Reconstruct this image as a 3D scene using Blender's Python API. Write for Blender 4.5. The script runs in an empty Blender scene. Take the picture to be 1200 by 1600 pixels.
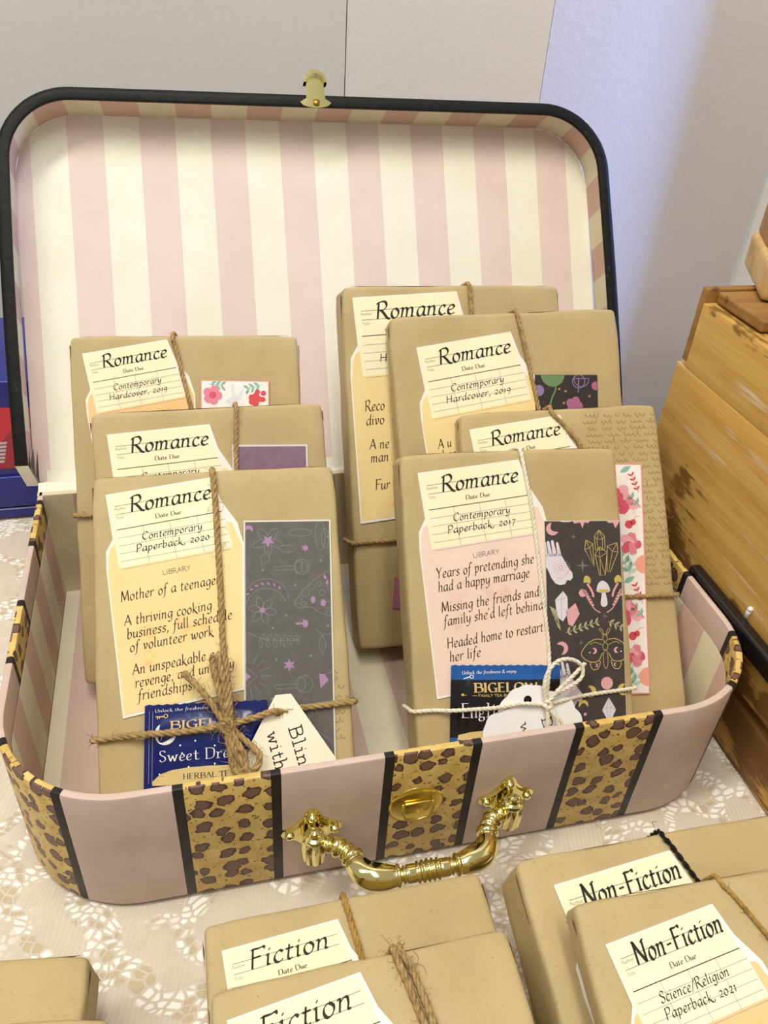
import bpy, math, random
from mathutils import Vector, Matrix, noise
PI = math.pi
S = 0.01                                   # all numbers below are centimetres
random.seed(7)
SC = bpy.context.scene
COL = SC.collection

# ------------------------------------------------------------------ camera, world, lights, exposure
cam_d = bpy.data.cameras.new('camera'); cam = bpy.data.objects.new('camera', cam_d); COL.objects.link(cam)
cam_d.sensor_fit = 'VERTICAL'; cam_d.sensor_height = 24.0; cam_d.lens = 24.0 * 1261.0 / 1600.0
cam_d.clip_start = 0.01; cam_d.clip_end = 50
R_ = Vector((0.97233, -0.22561, 0.06069)); U_ = Vector((0.08477, 0.58275, 0.80822)); F_ = Vector((0.21771, 0.78071, -0.58574))
M = Matrix.Identity(4)
for i in range(3):
    M[i][0] = R_[i]; M[i][1] = U_[i]; M[i][2] = -F_[i]; M[i][3] = (-9.928, -24.023, 42.428)[i] * S
cam.matrix_world = M
SC.camera = cam
SC.view_settings.view_transform = 'Standard'; SC.view_settings.look = 'None'
SC.view_settings.gamma = 1.0; SC.view_settings.use_curve_mapping = False
SC.view_settings.exposure = 0.03

w = bpy.data.worlds.new('room_light'); SC.world = w; w.use_nodes = True
w.node_tree.nodes['Background'].inputs[0].default_value = (1.0, 0.955, 0.87, 1)
w.node_tree.nodes['Background'].inputs[1].default_value = 0.39

def area(name, loc, target, size, power, col, sy=None):
    d = bpy.data.lights.new(name, 'AREA'); o = bpy.data.objects.new(name, d); COL.objects.link(o)
    d.energy = power; d.color = col; d.size = size * S
    if sy: d.shape = 'RECTANGLE'; d.size_y = sy * S
    o.location = Vector(loc) * S
    o.rotation_euler = (Vector(target) - Vector(loc)).to_track_quat('-Z', 'Y').to_euler()
    return o
area('ceiling_light', (-75, -10, 185), (0, 20, 5), 22, 18.5, (1.0, 0.95, 0.83), 130)
area('ceiling_light', (-5, -35, 190), (0, 20, 5), 22, 14.5, (1.0, 0.95, 0.83), 130)
area('daylight_from_doorway', (120, 22, 45), (33, 55, 22), 26, 58, (0.20, 0.40, 1.0), 90)      # blue daylight coming through the doorway at the right

# ------------------------------------------------------------------ helpers
def setp(o, label=None, cat=None, group=None, kind=None):
    if label: o['label'] = label
    if cat: o['category'] = cat
    if group: o['group'] = group
    if kind: o['kind'] = kind
    return o
def empty(name, mat=None, loc=(0, 0, 0)):
    o = bpy.data.objects.new(name, None); COL.objects.link(o); o.empty_display_size = 0.02
    if mat is None: mat = Matrix.Translation(Vector(loc) * S)
    o.matrix_world = mat
    return o
class MB:
    """collects vertices and faces (cm) of one mesh object"""
    def __init__(s): s.v = []; s.f = []; s.m = []; s.uv = {}
    def face(s, idx, m=0, uv=None):
        s.f.append(idx); s.m.append(m)
        if uv: s.uv[len(s.f) - 1] = uv
    def box(s, a, b, m=0, bev=0.0):
        x0, y0, z0 = a; x1, y1, z1 = b
        if bev <= 0:
            n = len(s.v); s.v += [(x, y, z) for z in (z0, z1) for y in (y0, y1) for x in (x0, x1)]
            for q in ((0, 2, 3, 1), (4, 5, 7, 6), (0, 1, 5, 4), (2, 6, 7, 3), (0, 4, 6, 2), (1, 3, 7, 5)): s.face([n + i for i in q], m)
        else: s.rbox(a, b, bev, m)
    def rbox(s, a, b, r, m=0, n=2, disp=None):
        """box with rounded edges; per axis coordinate list dense at the edges"""
        def ax(lo, hi, div):
            c = [lo + r * (1 - math.cos(PI / 2 * i / n)) for i in range(n + 1)]
            d = [hi - r * (1 - math.cos(PI / 2 * i / n)) for i in range(n, -1, -1)]
            k = max(1, div); mid = [c[-1] + (d[0] - c[-1]) * i / k for i in range(1, k)]
            return c + mid + d
        L = [ax(a[i], b[i], (disp[1] if disp else (1, 1, 1))[i]) for i in range(3)]
        ids = {}
        def vid(i, j, k):
            key = (i, j, k)
            if key not in ids:
                P = [L[0][i], L[1][j], L[2][k]]
                Q = [min(max(P[t], a[t] + r), b[t] - r) for t in range(3)]
                D = Vector([P[t] - Q[t] for t in range(3)])
                if D.length > 1e-9:
                    # push on to the rounded edge
                    mx = max(abs(c) for c in D)
                    D = D.normalized() * r if mx > r * 0.999 or True else D
                p = Vector(Q) + D
                if disp: p = disp[0](p)
                ids[key] = len(s.v); s.v.append(tuple(p))
            return ids[key]
        N = [len(l) - 1 for l in L]
        for k0, k1 in ((0, 1), (1, 2), (0, 2)):
            k2 = 3 - k0 - k1
            for side in (0, N[k2]):
                for i in range(N[k0]):
                    for j in range(N[k1]):
                        q = []
                        for (di, dj) in ((0, 0), (1, 0), (1, 1), (0, 1)):
                            t = [0, 0, 0]; t[k0] = i + di; t[k1] = j + dj; t[k2] = side; q.append(vid(*t))
                        if (side == 0) != (k2 == 1): q.reverse()
                        s.face(q, m)
    def tube(s, pts, r, n=8, m=0, cap=True, closed=False):
        pts = [Vector(p) for p in pts]; N = len(pts); rr = r if isinstance(r, (list, tuple)) else [r] * N
        base = len(s.v); up = None
        for i, p in enumerate(pts):
            a = pts[(i - 1) % N] if (closed or i > 0) else p; b = pts[(i + 1) % N] if (closed or i < N - 1) else p
            t = (b - a)
            t = t.normalized() if t.length > 1e-9 else Vector((0, 0, 1))
            if up is None:
                up = t.orthogonal().normalized()
            else:
                up = up - t * up.dot(t)
                up = up.normalized() if up.length > 1e-6 else t.orthogonal().normalized()
            sd = t.cross(up)
            for k in range(n):
                c = 2 * PI * k / n
                s.v.append(tuple(p + (up * math.cos(c) + sd * math.sin(c)) * rr[i]))
        for i in range(N if closed else N - 1):
            a = base + i * n; b = base + ((i + 1) % N) * n
            for k in range(n): s.face([a + k, a + (k + 1) % n, b + (k + 1) % n, b + k], m)
        if cap and not closed:
            s.face([base + k for k in range(n)][::-1], m); s.face([base + (N - 1) * n + k for k in range(n)], m)
    def lathe(s, prof, n=20, axis='z', o=(0, 0, 0), m=0):
        base = len(s.v)
        for (r, h) in prof:
            for k in range(n):
                c = 2 * PI * k / n; x, y = r * math.cos(c), r * math.sin(c)
                p = {'z': (x, y, h), 'y': (x, h, y), 'x': (h, x, y)}[axis]
                s.v.append((p[0] + o[0], p[1] + o[1], p[2] + o[2]))
        for i in range(len(prof) - 1):
            for k in range(n): s.face([base + i * n + k, base + i * n + (k + 1) % n, base + (i + 1) * n + (k + 1) % n, base + (i + 1) * n + k], m)
        s.face([base + k for k in range(n)][::-1], m); s.face([base + (len(prof) - 1) * n + k for k in range(n)], m)
    def sheet(s, poly, y0, y1, m=0, side=None):
        """thin plate: polygon in (x,z), from y0 (front) to y1 (back)"""
        n = len(poly); b = len(s.v)
        s.v += [(x, y0, z) for x, z in poly] + [(x, y1, z) for x, z in poly]
        ar = sum(poly[i][0] * poly[(i + 1) % n][1] - poly[(i + 1) % n][0] * poly[i][1] for i in range(n))
        fr = list(range(n)) if ar > 0 else list(range(n))[::-1]
        s.face([b + i for i in fr], m); s.face([b + n + i for i in fr[::-1]], m)
        for i in range(n):
            j = (i + 1) % n; s.face([b + i, b + n + i, b + n + j, b + j] if ar > 0 else [b + j, b + n + j, b + n + i, b + i], m if side is None else side)
    def poly(s, poly, y, m=0):
        n = len(poly); b = len(s.v); s.v += [(x, y, z) for x, z in poly]
        ar = sum(poly[i][0] * poly[(i + 1) % n][1] - poly[(i + 1) % n][0] * poly[i][1] for i in range(n))
        s.face([b + i for i in (range(n) if ar > 0 else range(n)[::-1])], m)
    def line(s, pts, wd, y, m=0, nib=None, mn=0.0):
        """ribbon in the (x,z) plane; nib=(vx,vz) gives calligraphic contrast"""
        P = [Vector((p[0], p[1])) for p in pts]; N = len(P); b = len(s.v)
        for i, p in enumerate(P):
            a = P[max(i - 1, 0)]; c = P[min(i + 1, N - 1)]; t = c - a
            t = t.normalized() if t.length > 1e-9 else Vector((1, 0)); nr = Vector((-t.y, t.x))
            if nib is None: h = wd / 2
            else: h = max(abs(nr.dot(Vector(nib))), mn) / 2
            q0 = p + nr * h; q1 = p - nr * h
            s.v += [(q0.x, y, q0.y), (q1.x, y, q1.y)]
        for i in range(N - 1): s.face([b + 2 * i + 1, b + 2 * i + 3, b + 2 * i + 2, b + 2 * i], m)
    def build(s, name, mats, parent=None, smooth=False, mat=None, auto=None):
        me = bpy.data.meshes.new(name)
        me.from_pydata([(x * S, y * S, z * S) for x, y, z in s.v], [], s.f)
        if not isinstance(mats, (list, tuple)): mats = [mats]
        for mm in mats: me.materials.append(mm)
        for i, pg in enumerate(me.polygons):
            pg.material_index = s.m[i]; pg.use_smooth = smooth
        if s.uv:
            l = me.uv_layers.new(name='UVMap')
            for fi, uvs in s.uv.items():
                for k, li in enumerate(me.polygons[fi].loop_indices): l.data[li].uv = uvs[k]
        me.update()
        o = bpy.data.objects.new(name, me); COL.objects.link(o)
        if auto:
            me.set_sharp_from_angle(angle=math.radians(auto)) if hasattr(me, 'set_sharp_from_angle') else None
        if parent: o.parent = parent
        if mat: o.matrix_world = mat
        return o

# ------------------------------------------------------------------ materials
def lin(h):
    h = h.lstrip('#'); c = [int(h[i:i + 2], 16) / 255 for i in (0, 2, 4)]
    return tuple([(x / 12.92 if x <= 0.04045 else ((x + 0.055) / 1.055) ** 2.4) for x in c] + [1.0])
class NT:
    def __init__(s, name, rough=0.8, metal=0.0, spec=0.3):
        s.mat = bpy.data.materials.new(name); s.mat.use_nodes = True; s.t = s.mat.node_tree
        s.b = s.t.nodes['Principled BSDF']; s.b.inputs['Roughness'].default_value = rough
        s.b.inputs['Metallic'].default_value = metal; s.b.inputs['Specular IOR Level'].default_value = spec
    def n(s, ty, **kw):
        nd = s.t.nodes.new(ty)
        for k, v in kw.items():
            if k.startswith('i_'):
                key = k[2:].replace('_', ' '); nd.inputs[key].default_value = v
            else: setattr(nd, k, v)
        return nd
    def l(s, a, b): s.t.links.new(a, b)
    def co(s, kind='Object', scale=(1, 1, 1), rot=(0, 0, 0)):
        tc = s.n('ShaderNodeTexCoord'); mp = s.n('ShaderNodeMapping'); mp.inputs['Scale'].default_value = scale; mp.inputs['Rotation'].default_value = rot
        s.l(tc.outputs[kind], mp.inputs[0]); return mp.outputs[0]
    def noise(s, co, sc, det=3, rough=0.5):
        nd = s.n('ShaderNodeTexNoise'); nd.inputs['Scale'].default_value = sc; nd.inputs['Detail'].default_value = det; nd.inputs['Roughness'].default_value = rough
        s.l(co, nd.inputs['Vector']); return nd.outputs['Fac']
    def ramp(s, fac, stops, interp='LINEAR'):
        r = s.n('ShaderNodeValToRGB'); r.color_ramp.interpolation = interp
        e = r.color_ramp.elements
        while len(e) < len(stops): e.new(0.5)
        for i, (p, c) in enumerate(stops): e[i].position = p; e[i].color = c if len(c) == 4 else tuple(c) + (1,)
        s.l(fac, r.inputs[0]); return r.outputs[0]
    def mix(s, fac, a, b, ty='MIX'):
        m = s.n('ShaderNodeMix', data_type='RGBA', blend_type=ty)
        if isinstance(fac, (int, float)): m.inputs[0].default_value = fac
        else: s.l(fac, m.inputs[0])
        for i, v in ((6, a), (7, b)):
            if isinstance(v, tuple): m.inputs[i].default_value = v
            else: s.l(v, m.inputs[i])
        return m.outputs[2]
    def math(s, op, a, b=None):
        m = s.n('ShaderNodeMath', operation=op)
        for i, v in ((0, a), (1, b)):
            if v is None: continue
            if isinstance(v, (int, float)): m.inputs[i].default_value = v
            else: s.l(v, m.inputs[i])
        return m.outputs[0]
    def bump(s, h, st, dist=0.001):
        b = s.n('ShaderNodeBump'); b.inputs['Strength'].default_value = st; b.inputs['Distance'].default_value = dist
        s.l(h, b.inputs['Height']); s.l(b.outputs[0], s.b.inputs['Normal'])
    def col(s, c):
        if isinstance(c, tuple): s.b.inputs['Base Color'].default_value = c
        else: s.l(c, s.b.inputs['Base Color'])
        return s.mat
def flat(name, hx, rough=0.7, metal=0.0, spec=0.3): return NT(name, rough, metal, spec).col(lin(hx))
def papery(name, hx, hx2=None, rough=0.75, sc=60, bump=0.15, spec=0.25):
    t = NT(name, rough, 0, spec); co = t.co()
    a = lin(hx); b = lin(hx2) if hx2 else tuple([c * 0.88 for c in a[:3]] + [1])
    t.col(t.ramp(t.noise(co, sc, 4, 0.6), [(0.3, b), (0.62, a)]))
    t.bump(t.noise(co, sc * 8, 2), bump, 0.0004); return t.mat
def kraft_mat():
    t = NT('kraft_paper', 0.62, 0, 0.35); co = t.co()
    c = t.ramp(t.noise(co, 18, 5, 0.6), [(0.3, lin('#B39F73')), (0.7, lin('#C3AF82'))])
    fib = t.noise(t.co(scale=(1, 1, 2.2)), 520, 3, 0.75)
    c = t.mix(t.ramp(fib, [(0.60, (0, 0, 0)), (0.70, (0.5, 0.5, 0.5))]), c, lin('#927A4C'))
    spk = t.n('ShaderNodeTexVoronoi'); spk.inputs['Scale'].default_value = 150; t.l(co, spk.inputs['Vector'])
    c = t.mix(t.ramp(spk.outputs['Distance'], [(0.035, (0.55, 0.55, 0.55)), (0.06, (0, 0, 0))]), c, lin('#6E5634'))
    t.col(c)
    h = t.math('ADD', t.math('MULTIPLY', t.noise(co, 14, 3, 0.55), 1.0), t.math('MULTIPLY', t.noise(co, 500, 2), 0.05))
    wv = t.n('ShaderNodeTexVoronoi', feature='SMOOTH_F1'); wv.inputs['Scale'].default_value = 11; t.l(co, wv.inputs['Vector'])
    h = t.math('ADD', h, t.math('MULTIPLY', wv.outputs['Distance'], 0.5))
    t.bump(h, 0.55, 0.0022); return t.mat
KRAFT = kraft_mat()
def leopard_mat():
    t = NT('leopard_print_paper', 0.45, 0, 0.4); uv = t.co('UV')
    nz = t.n('ShaderNodeTexNoise'); nz.inputs['Scale'].default_value = 1.5; nz.inputs['Detail'].default_value = 2; t.l(uv, nz.inputs['Vector'])
    m = t.n('ShaderNodeMix', data_type='VECTOR'); 
    v = t.n('ShaderNodeVectorMath', operation='MULTIPLY_ADD'); v.inputs[1].default_value = (0.75, 0.6, 0); t.l(nz.outputs['Color'], v.inputs[0]); t.l(uv, v.inputs[2])
    vo = t.n('ShaderNodeTexVoronoi', voronoi_dimensions='2D'); vo.inputs['Scale'].default_value = 0.88; vo.inputs['Randomness'].default_value = 0.62; t.l(v.outputs[0], vo.inputs['Vector'])
    d = vo.outputs['Distance']
    wn = t.n('ShaderNodeSeparateColor'); t.l(vo.outputs['Color'], wn.inputs[0])
    rad = t.math('ADD', t.math('MULTIPLY', wn.outputs[0], 0.15), 0.25)
    q = t.math('SUBTRACT', d, rad)
    spot = t.ramp(q, [(0.0, (1, 1, 1)), (0.02, (0, 0, 0))])
    core = t.ramp(t.math('ADD', q, 0.5), [(0.40, (1, 1, 1)), (0.44, (0, 0, 0))])
    vo2 = t.n('ShaderNodeTexVoronoi', voronoi_dimensions='2D'); vo2.inputs['Scale'].default_value = 1.9; t.l(v.outputs[0], vo2.inputs['Vector'])
    small = t.ramp(vo2.outputs['Distance'], [(0.095, (1, 1, 1)), (0.12, (0, 0, 0))])
    base = t.ramp(t.noise(uv, 1.0, 4, 0.6), [(0.3, lin('#C9A556')), (0.65, lin('#E3C67A'))])
    c = t.mix(t.math('MULTIPLY', small, 0.85), base, lin('#54402F'))
    c = t.mix(spot, c, lin('#4A372B')); c = t.mix(core, c, lin('#75564A'))
    t.col(c); t.bump(t.noise(t.co(), 300, 2), 0.15, 0.0004); return t.mat
LEO = leopard_mat()
PINKX = papery('dusty_pink_board', '#D3BEB5', '#C9B2A9', 0.5, 40, 0.2, 0.35)
BLKX = papery('black_band', '#2A2723', '#1C1A18', 0.45, 60, 0.15)
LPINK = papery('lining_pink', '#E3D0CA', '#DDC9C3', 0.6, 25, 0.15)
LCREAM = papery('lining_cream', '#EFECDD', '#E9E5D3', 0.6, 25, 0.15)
LPINKF = papery('shaded_floor_lining_pink', '#D3BBB0', '#CAB1A6', 0.6, 25, 0.15); LCREAMF = papery('shaded_floor_lining_cream', '#E4DDC6', '#DAD2BA', 0.6, 25, 0.15)  # lining colours darkened to hold the shade the books throw on the floor
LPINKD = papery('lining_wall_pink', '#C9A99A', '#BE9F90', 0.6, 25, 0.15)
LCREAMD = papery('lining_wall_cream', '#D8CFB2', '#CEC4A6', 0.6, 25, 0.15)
def scuffed():
    t = NT('black_scuffed_rim', 0.5, 0, 0.2); co = t.co()
    n = t.noise(co, 55, 6, 0.75); t.col(t.ramp(n, [(0.63, lin('#121110')), (0.72, lin('#56544F'))]))
    t.bump(t.noise(co, 160, 4), 0.5, 0.0008); return t.mat
RIM = scuffed()
GOLD = NT('polished_gold_metal', 0.09, 1.0); GOLD.col(lin('#F0E6A2')); GOLD = GOLD.mat
GOLDP = NT('flat_gold_metal', 0.28, 1.0); GOLDP.col(lin('#D8BE5C')); GOLDP = GOLDP.mat
CARD = papery('cream_index_card', '#FAF3D2', '#F4ECC6', 0.7, 20, 0.08)
CARDW = papery('white_sticker_edge', '#F6F3EC', '#EFECE4', 0.7, 20, 0.05)
def pocket(name, a, b, c):
    t = NT(name, 0.7, 0, 0.25); co = t.co()
    t.col(t.ramp(t.noise(co, 22, 5, 0.65), [(0.30, lin(a)), (0.60, lin(b)), (0.74, lin(c))])); return t.mat
POCKY = pocket('aged_yellow_pocket', '#F3DFA6', '#F0D79A', '#E2B066')
POCKO = pocket('orange_pocket', '#F3D3A0', '#EFC88E', '#E2B27A')
POCKP = pocket('pink_pocket', '#F2DCCB', '#EED3C4', '#E4B3AE')
INK = flat('black_ink', '#2B2722', 0.7); INKG = flat('grey_print', '#77716A', 0.7); INKB = flat('brown_ink', '#4A3A30', 0.7); RULE = flat('grey_blue_rule', '#8E90A0', 0.7)
INKV = flat('violet_print', '#8E6F86', 0.7); RED = flat('brown_print', '#8A7358', 0.7)
def jute(name, a, b):
    t = NT(name, 0.85, 0, 0.2); co = t.co(); t.col(t.ramp(t.noise(co, 260, 4, 0.7), [(0.3, lin(a)), (0.7, lin(b))])); t.bump(t.noise(co, 900, 2), 0.6, 0.0004); return t.mat
JUTE = jute('jute_twine', '#8A7048', '#C2A674'); JUTED = jute('golden_jute', '#8E6C34', '#C09B58'); COTTON = jute('white_cotton_string', '#D8D0BA', '#F6F1E2'); BLKSTR = jute('black_cord', '#15120F', '#2C2824')

# ------------------------------------------------------------------ pen lettering
G = {
 'A': (.72, ["|.02,0 .38,1", "|.36,1 .68,0", "|.16,.36 .56,.36"]),
 'B': (.60, ["|.1,0 .1,1", "|.1,1 .3,1", ".3,1 .5,.92 .5,.64 .3,.54", "|.3,.54 .1,.54", ".3,.54 .56,.46 .58,.12 .3,0", "|.3,0 .1,0"]),
 'C': (.68, [".62,.84 .5,.98 .26,.96 .08,.7 .08,.32 .24,.05 .46,0 .64,.16"]),
 'D': (.72, ["|.1,0 .1,1", "|.1,1 .28,1", ".28,1 .62,.9 .66,.5 .58,.12 .28,0", "|.28,0 .1,0"]),
 'E': (.58, ["|.1,0 .1,1", "|.1,1 .52,1", "|.1,.54 .44,.54", "|.1,0 .54,0"]),
 'F': (.56, ["|.12,0 .12,1", ".02,.95 .12,.99 .34,.98 .54,1.02 .56,.9", "|.12,.54 .44,.56"]),
 'G': (.72, [".62,.84 .5,.98 .26,.96 .08,.7 .08,.32 .24,.05 .46,0 .62,.12", "|.62,.0 .62,.42", "|.44,.42 .66,.42"]),
 'H': (.72, ["|.1,0 .1,1", "|.6,0 .6,1", "|.1,.52 .6,.52"]),
 'I': (.26, ["|.12,0 .12,1"]),
 'K': (.66, ["|.1,0 .1,1", "|.58,1 .12,.48", "|.26,.6 .62,0"]),
 'L': (.56, ["|.1,1 .1,0", "|.1,0 .52,0", "|.52,0 .52,.14"]),
 'M': (.86, ["|.08,0 .14,1", "|.14,1 .42,.1", "|.42,.1 .7,1", "|.7,1 .78,0"]),
 'N': (.78, ["|.12,0 .12,1", ".02,1.02 .12,1 .36,.5 .64,0", "|.64,0 .66,.98", ".56,.9 .66,1 .78,1.02"]),
 'O': (.78, [".38,1 .14,.86 .06,.5 .14,.14 .38,0 .62,.14 .7,.5 .62,.86 .38,1"]),
 'P': (.58, ["|.12,-.02 .12,1", ".02,.92 .14,1 .44,1 .54,.76 .44,.5 .14,.46"]),
 'R': (.72, ["|.12,-.02 .12,.98", ".0,.86 .12,.98 .42,1.02 .54,.8 .44,.56 .16,.48", ".28,.5 .46,.26 .62,.02 .78,-.04"]),
 'S': (.54, [".46,.84 .38,.98 .16,.98 .08,.8 .16,.6 .38,.46 .48,.26 .38,.04 .18,0 .06,.16"]),
 'T': (.62, ["|.31,0 .31,1", ".02,.9 .06,1 .31,1 .56,1 .6,.9"]),
 'U': (.72, [".1,1 .1,.3 .2,.05 .36,0 .52,.05 .6,.3 .6,1"]),
 'W': (.98, ["|.04,1 .26,0", "|.26,0 .48,.9", "|.48,.9 .7,0", "|.7,0 .92,1"]),
 'Y': (.66, ["|.04,1 .32,.5", "|.6,1 .32,.5", "|.32,.5 .3,0"]),
 'a': (.52, [".42,.52 .28,.58 .1,.44 .06,.18 .16,.01 .3,.08 .42,.36", ".44,.57 .41,.25 .42,.05 .54,.04"]),
 'b': (.50, [".08,1.02 .1,.6 .07,.12", ".09,.34 .2,.54 .36,.54 .43,.3 .32,.05 .16,0 .07,.12"]),
 'c': (.42, [".38,.48 .26,.58 .1,.44 .06,.2 .14,.03 .28,.01 .4,.12"]),
 'd': (.52, [".42,.5 .28,.57 .1,.42 .06,.18 .16,.01 .3,.07 .42,.32", ".46,1.02 .42,.5 .42,.05 .54,.04"]),
 'e': (.44, [".07,.26 .26,.3 .38,.42 .3,.56 .16,.52 .06,.3 .1,.07 .24,.0 .4,.1"]),
 'f': (.36, [".42,.92 .34,1.03 .22,.9 .17,.5 .13,0 .06,-.26 -.06,-.3", "|.02,.55 .32,.57"]),
 'g': (.50, [".42,.5 .28,.57 .1,.42 .07,.2 .18,.04 .32,.12 .42,.36", ".46,.56 .42,.1 .36,-.24 .2,-.34 .04,-.26"]),
 'h': (.52, [".1,1.02 .1,.5 .07,0", ".08,.3 .2,.54 .36,.54 .4,.36 .37,.06 .46,.02"]),
 'i': (.24, [".02,.48 .1,.56 .1,.3 .1,.05 .2,.04", "|.13,.82 .16,.78"]),
 'j': (.24, [".02,.48 .1,.56 .1,.0 .02,-.3", "|.13,.82 .16,.78"]),
 'k': (.50, [".1,1.02 .1,.5 .07,0", ".38,.56 .26,.38 .1,.28", ".14,.3 .3,.1 .46,-.08 .56,-.1"]),
 'l': (.24, [".1,1.02 .09,.5 .09,.06 .2,.04"]),
 'm': (.78, [".0,.5 .1,.56 .08,.2 .06,0", ".08,.34 .2,.54 .32,.52 .34,.3 .31,0", ".34,.34 .46,.54 .6,.52 .62,.3 .6,.05 .7,.04"]),
 'n': (.54, [".0,.5 .1,.56 .08,.2 .06,0", ".08,.34 .22,.54 .36,.54 .39,.3 .37,.05 .48,.04"]),
 'o': (.48, [".26,.57 .1,.46 .06,.22 .14,.02 .28,.0 .4,.16 .41,.4 .26,.57"]),
 'p': (.50, [".0,.5 .1,.56 .09,.1 .05,-.34", ".09,.36 .22,.55 .38,.5 .42,.26 .3,.03 .08,.04"]),
 'r': (.38, [".0,.5 .1,.56 .08,.2 .06,0", ".08,.34 .2,.52 .3,.57 .38,.5"]),
 's': (.38, [".34,.48 .24,.58 .1,.5 .12,.36 .28,.24 .28,.06 .14,0 .03,.1"]),
 't': (.34, [".16,.76 .13,.4 .12,.08 .2,.0 .3,.06", "|.02,.54 .32,.56"]),
 'u': (.52, [".0,.5 .1,.56 .08,.2 .14,.02 .28,.08 .4,.32", ".42,.56 .4,.2 .42,.04 .52,.04"]),
 'v': (.46, [".0,.5 .1,.56 .14,.3 .18,.0", ".18,.0 .36,.24 .4,.44 .32,.58"]),
 'w': (.72, [".0,.5 .1,.56 .12,.3 .18,.0", ".18,.0 .32,.24 .36,.5", ".36,.5 .38,.2 .44,.0", ".44,.0 .6,.22 .66,.44 .58,.58"]),
 'x': (.46, ["|.04,.56 .4,0", "|.4,.56 .04,0"]),
 'y': (.50, [".0,.5 .1,.56 .1,.2 .18,.06 .3,.12 .42,.38", ".45,.57 .42,.1 .34,-.22 .18,-.34 .02,-.28"]),
 '0': (.50, [".24,.57 .08,.42 .07,.14 .24,0 .4,.14 .4,.42 .24,.57"]),
 '1': (.30, ["|.04,.46 .16,.58", "|.16,.58 .15,0"]),
 '2': (.46, [".06,.42 .16,.57 .34,.54 .36,.38 .22,.18 .04,.02", ".04,.02 .2,.05 .42,.0"]),
 '7': (.44, ["|.04,.55 .4,.56", ".4,.56 .24,.2 .14,-.26"]),
 '9': (.48, [".38,.4 .26,.57 .08,.46 .08,.24 .24,.16 .38,.34", ".4,.44 .38,.1 .26,-.18 .1,-.28"]),
 '&': (.66, [".6,.0 .2,.62 .2,.92 .36,.98 .44,.82 .34,.62 .1,.36 .08,.1 .24,0 .44,.08 .58,.4"]),
 '-': (.40, ["|.06,.36 .34,.38"]),
 '.': (.20, ["|.07,.06 .12,.0"]),
 ',': (.22, [".08,.08 .12,.02 .1,-.1 .03,-.2"]),
 "'": (.16, ["|.1,1 .06,.8"]),
 '/': (.42, ["|.0,-.15 .42,1.05"]),
 ' ': (.30, []),
}
SG = {
 'w': (.80, ["|.1,.56 .25,0", "|.25,0 .4,.5", "|.4,.5 .55,0", "|.55,0 .7,.56", "|.0,.56 .2,.56", "|.6,.56 .8,.56"]),
 'i': (.42, ["|.22,.56 .22,0", "|.05,.56 .22,.56", "|.04,0 .4,0", "|.2,.84 .24,.8"]),
 't': (.46, ["|.2,.84 .2,.14", ".2,.14 .24,.02 .34,.01 .44,.08", "|.05,.56 .42,.56"]),
 'h': (.62, ["|.12,1 .12,0", "|.0,1 .12,1", ".12,.4 .24,.54 .38,.56 .48,.46 .48,.2 .48,0", "|.0,0 .26,0", "|.37,0 .62,0"]),
 'l': (.42, ["|.22,1 .22,0", "|.06,1 .22,1", "|.04,0 .4,0"]),
 'n': (.62, ["|.12,.56 .12,0", "|.0,.56 .12,.56", ".12,.4 .24,.54 .38,.56 .48,.46 .48,.2 .48,0", "|.0,0 .26,0", "|.37,0 .62,0"]),
 'm': (.92, ["|.12,.56 .12,0", "|.0,.56 .12,.56", ".12,.4 .22,.54 .32,.56 .42,.46 .42,.2 .42,0", ".42,.4 .52,.54 .64,.56 .74,.46 .74,.2 .74,0", "|.0,0 .24,0", "|.32,0 .52,0", "|.64,0 .86,0"]),
 'r': (.46, ["|.14,.56 .14,0", "|.0,.56 .14,.56", ".14,.36 .24,.52 .36,.57 .43,.5", "|.0,0 .3,0"]),
 'd': (.60, ["|.46,1 .46,0", "|.32,1 .46,1", "|.46,0 .6,0", ".46,.42 .34,.55 .16,.52 .07,.28 .16,.04 .34,.01 .46,.14"]),
 'a': (.54, [".08,.46 .2,.56 .36,.54 .42,.4 .42,.12 .46,.01 .56,.02", ".42,.32 .2,.3 .07,.2 .1,.04 .24,.0 .42,.14"]),
 'g': (.54, [".24,.56 .1,.46 .1,.28 .24,.2 .38,.28 .38,.46 .24,.56", "|.36,.5 .52,.56", ".14,.22 .08,.1 .2,.03 .42,.0 .46,-.14 .3,-.26 .1,-.22 .06,-.1 .16,.02"]),
 'B': (.70, ["|.14,0 .14,1", "|.0,1 .34,1", ".34,1 .56,.92 .56,.64 .34,.54", "|.34,.54 .14,.54", ".34,.54 .62,.46 .64,.1 .36,0", "|.36,0 .0,0"]),
}
def catmull(P, n):
    out = []
    for i in range(len(P) - 1):
        p0 = P[max(i - 1, 0)]; p1 = P[i]; p2 = P[i + 1]; p3 = P[min(i + 2, len(P) - 1)]
        for k in range(n):
            t = k / n
            out.append(tuple(0.5 * ((2 * p1[j]) + (-p0[j] + p2[j]) * t + (2 * p0[j] - 5 * p1[j] + 4 * p2[j] - p3[j]) * t * t + (-p0[j] + 3 * p1[j] - 3 * p2[j] + p3[j]) * t ** 3) for j in range(len(p1))))
    out.append(tuple(P[-1])); return out
def glyph_strokes(ch):
    wd, st = G.get(ch, G[' ']); out = []
    for s in st:
        ln = s.startswith('|'); pts = [tuple(float(c) for c in q.split(',')) for q in s.lstrip('|').split()]
        out.append((ln, pts))
    return wd, out
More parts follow.
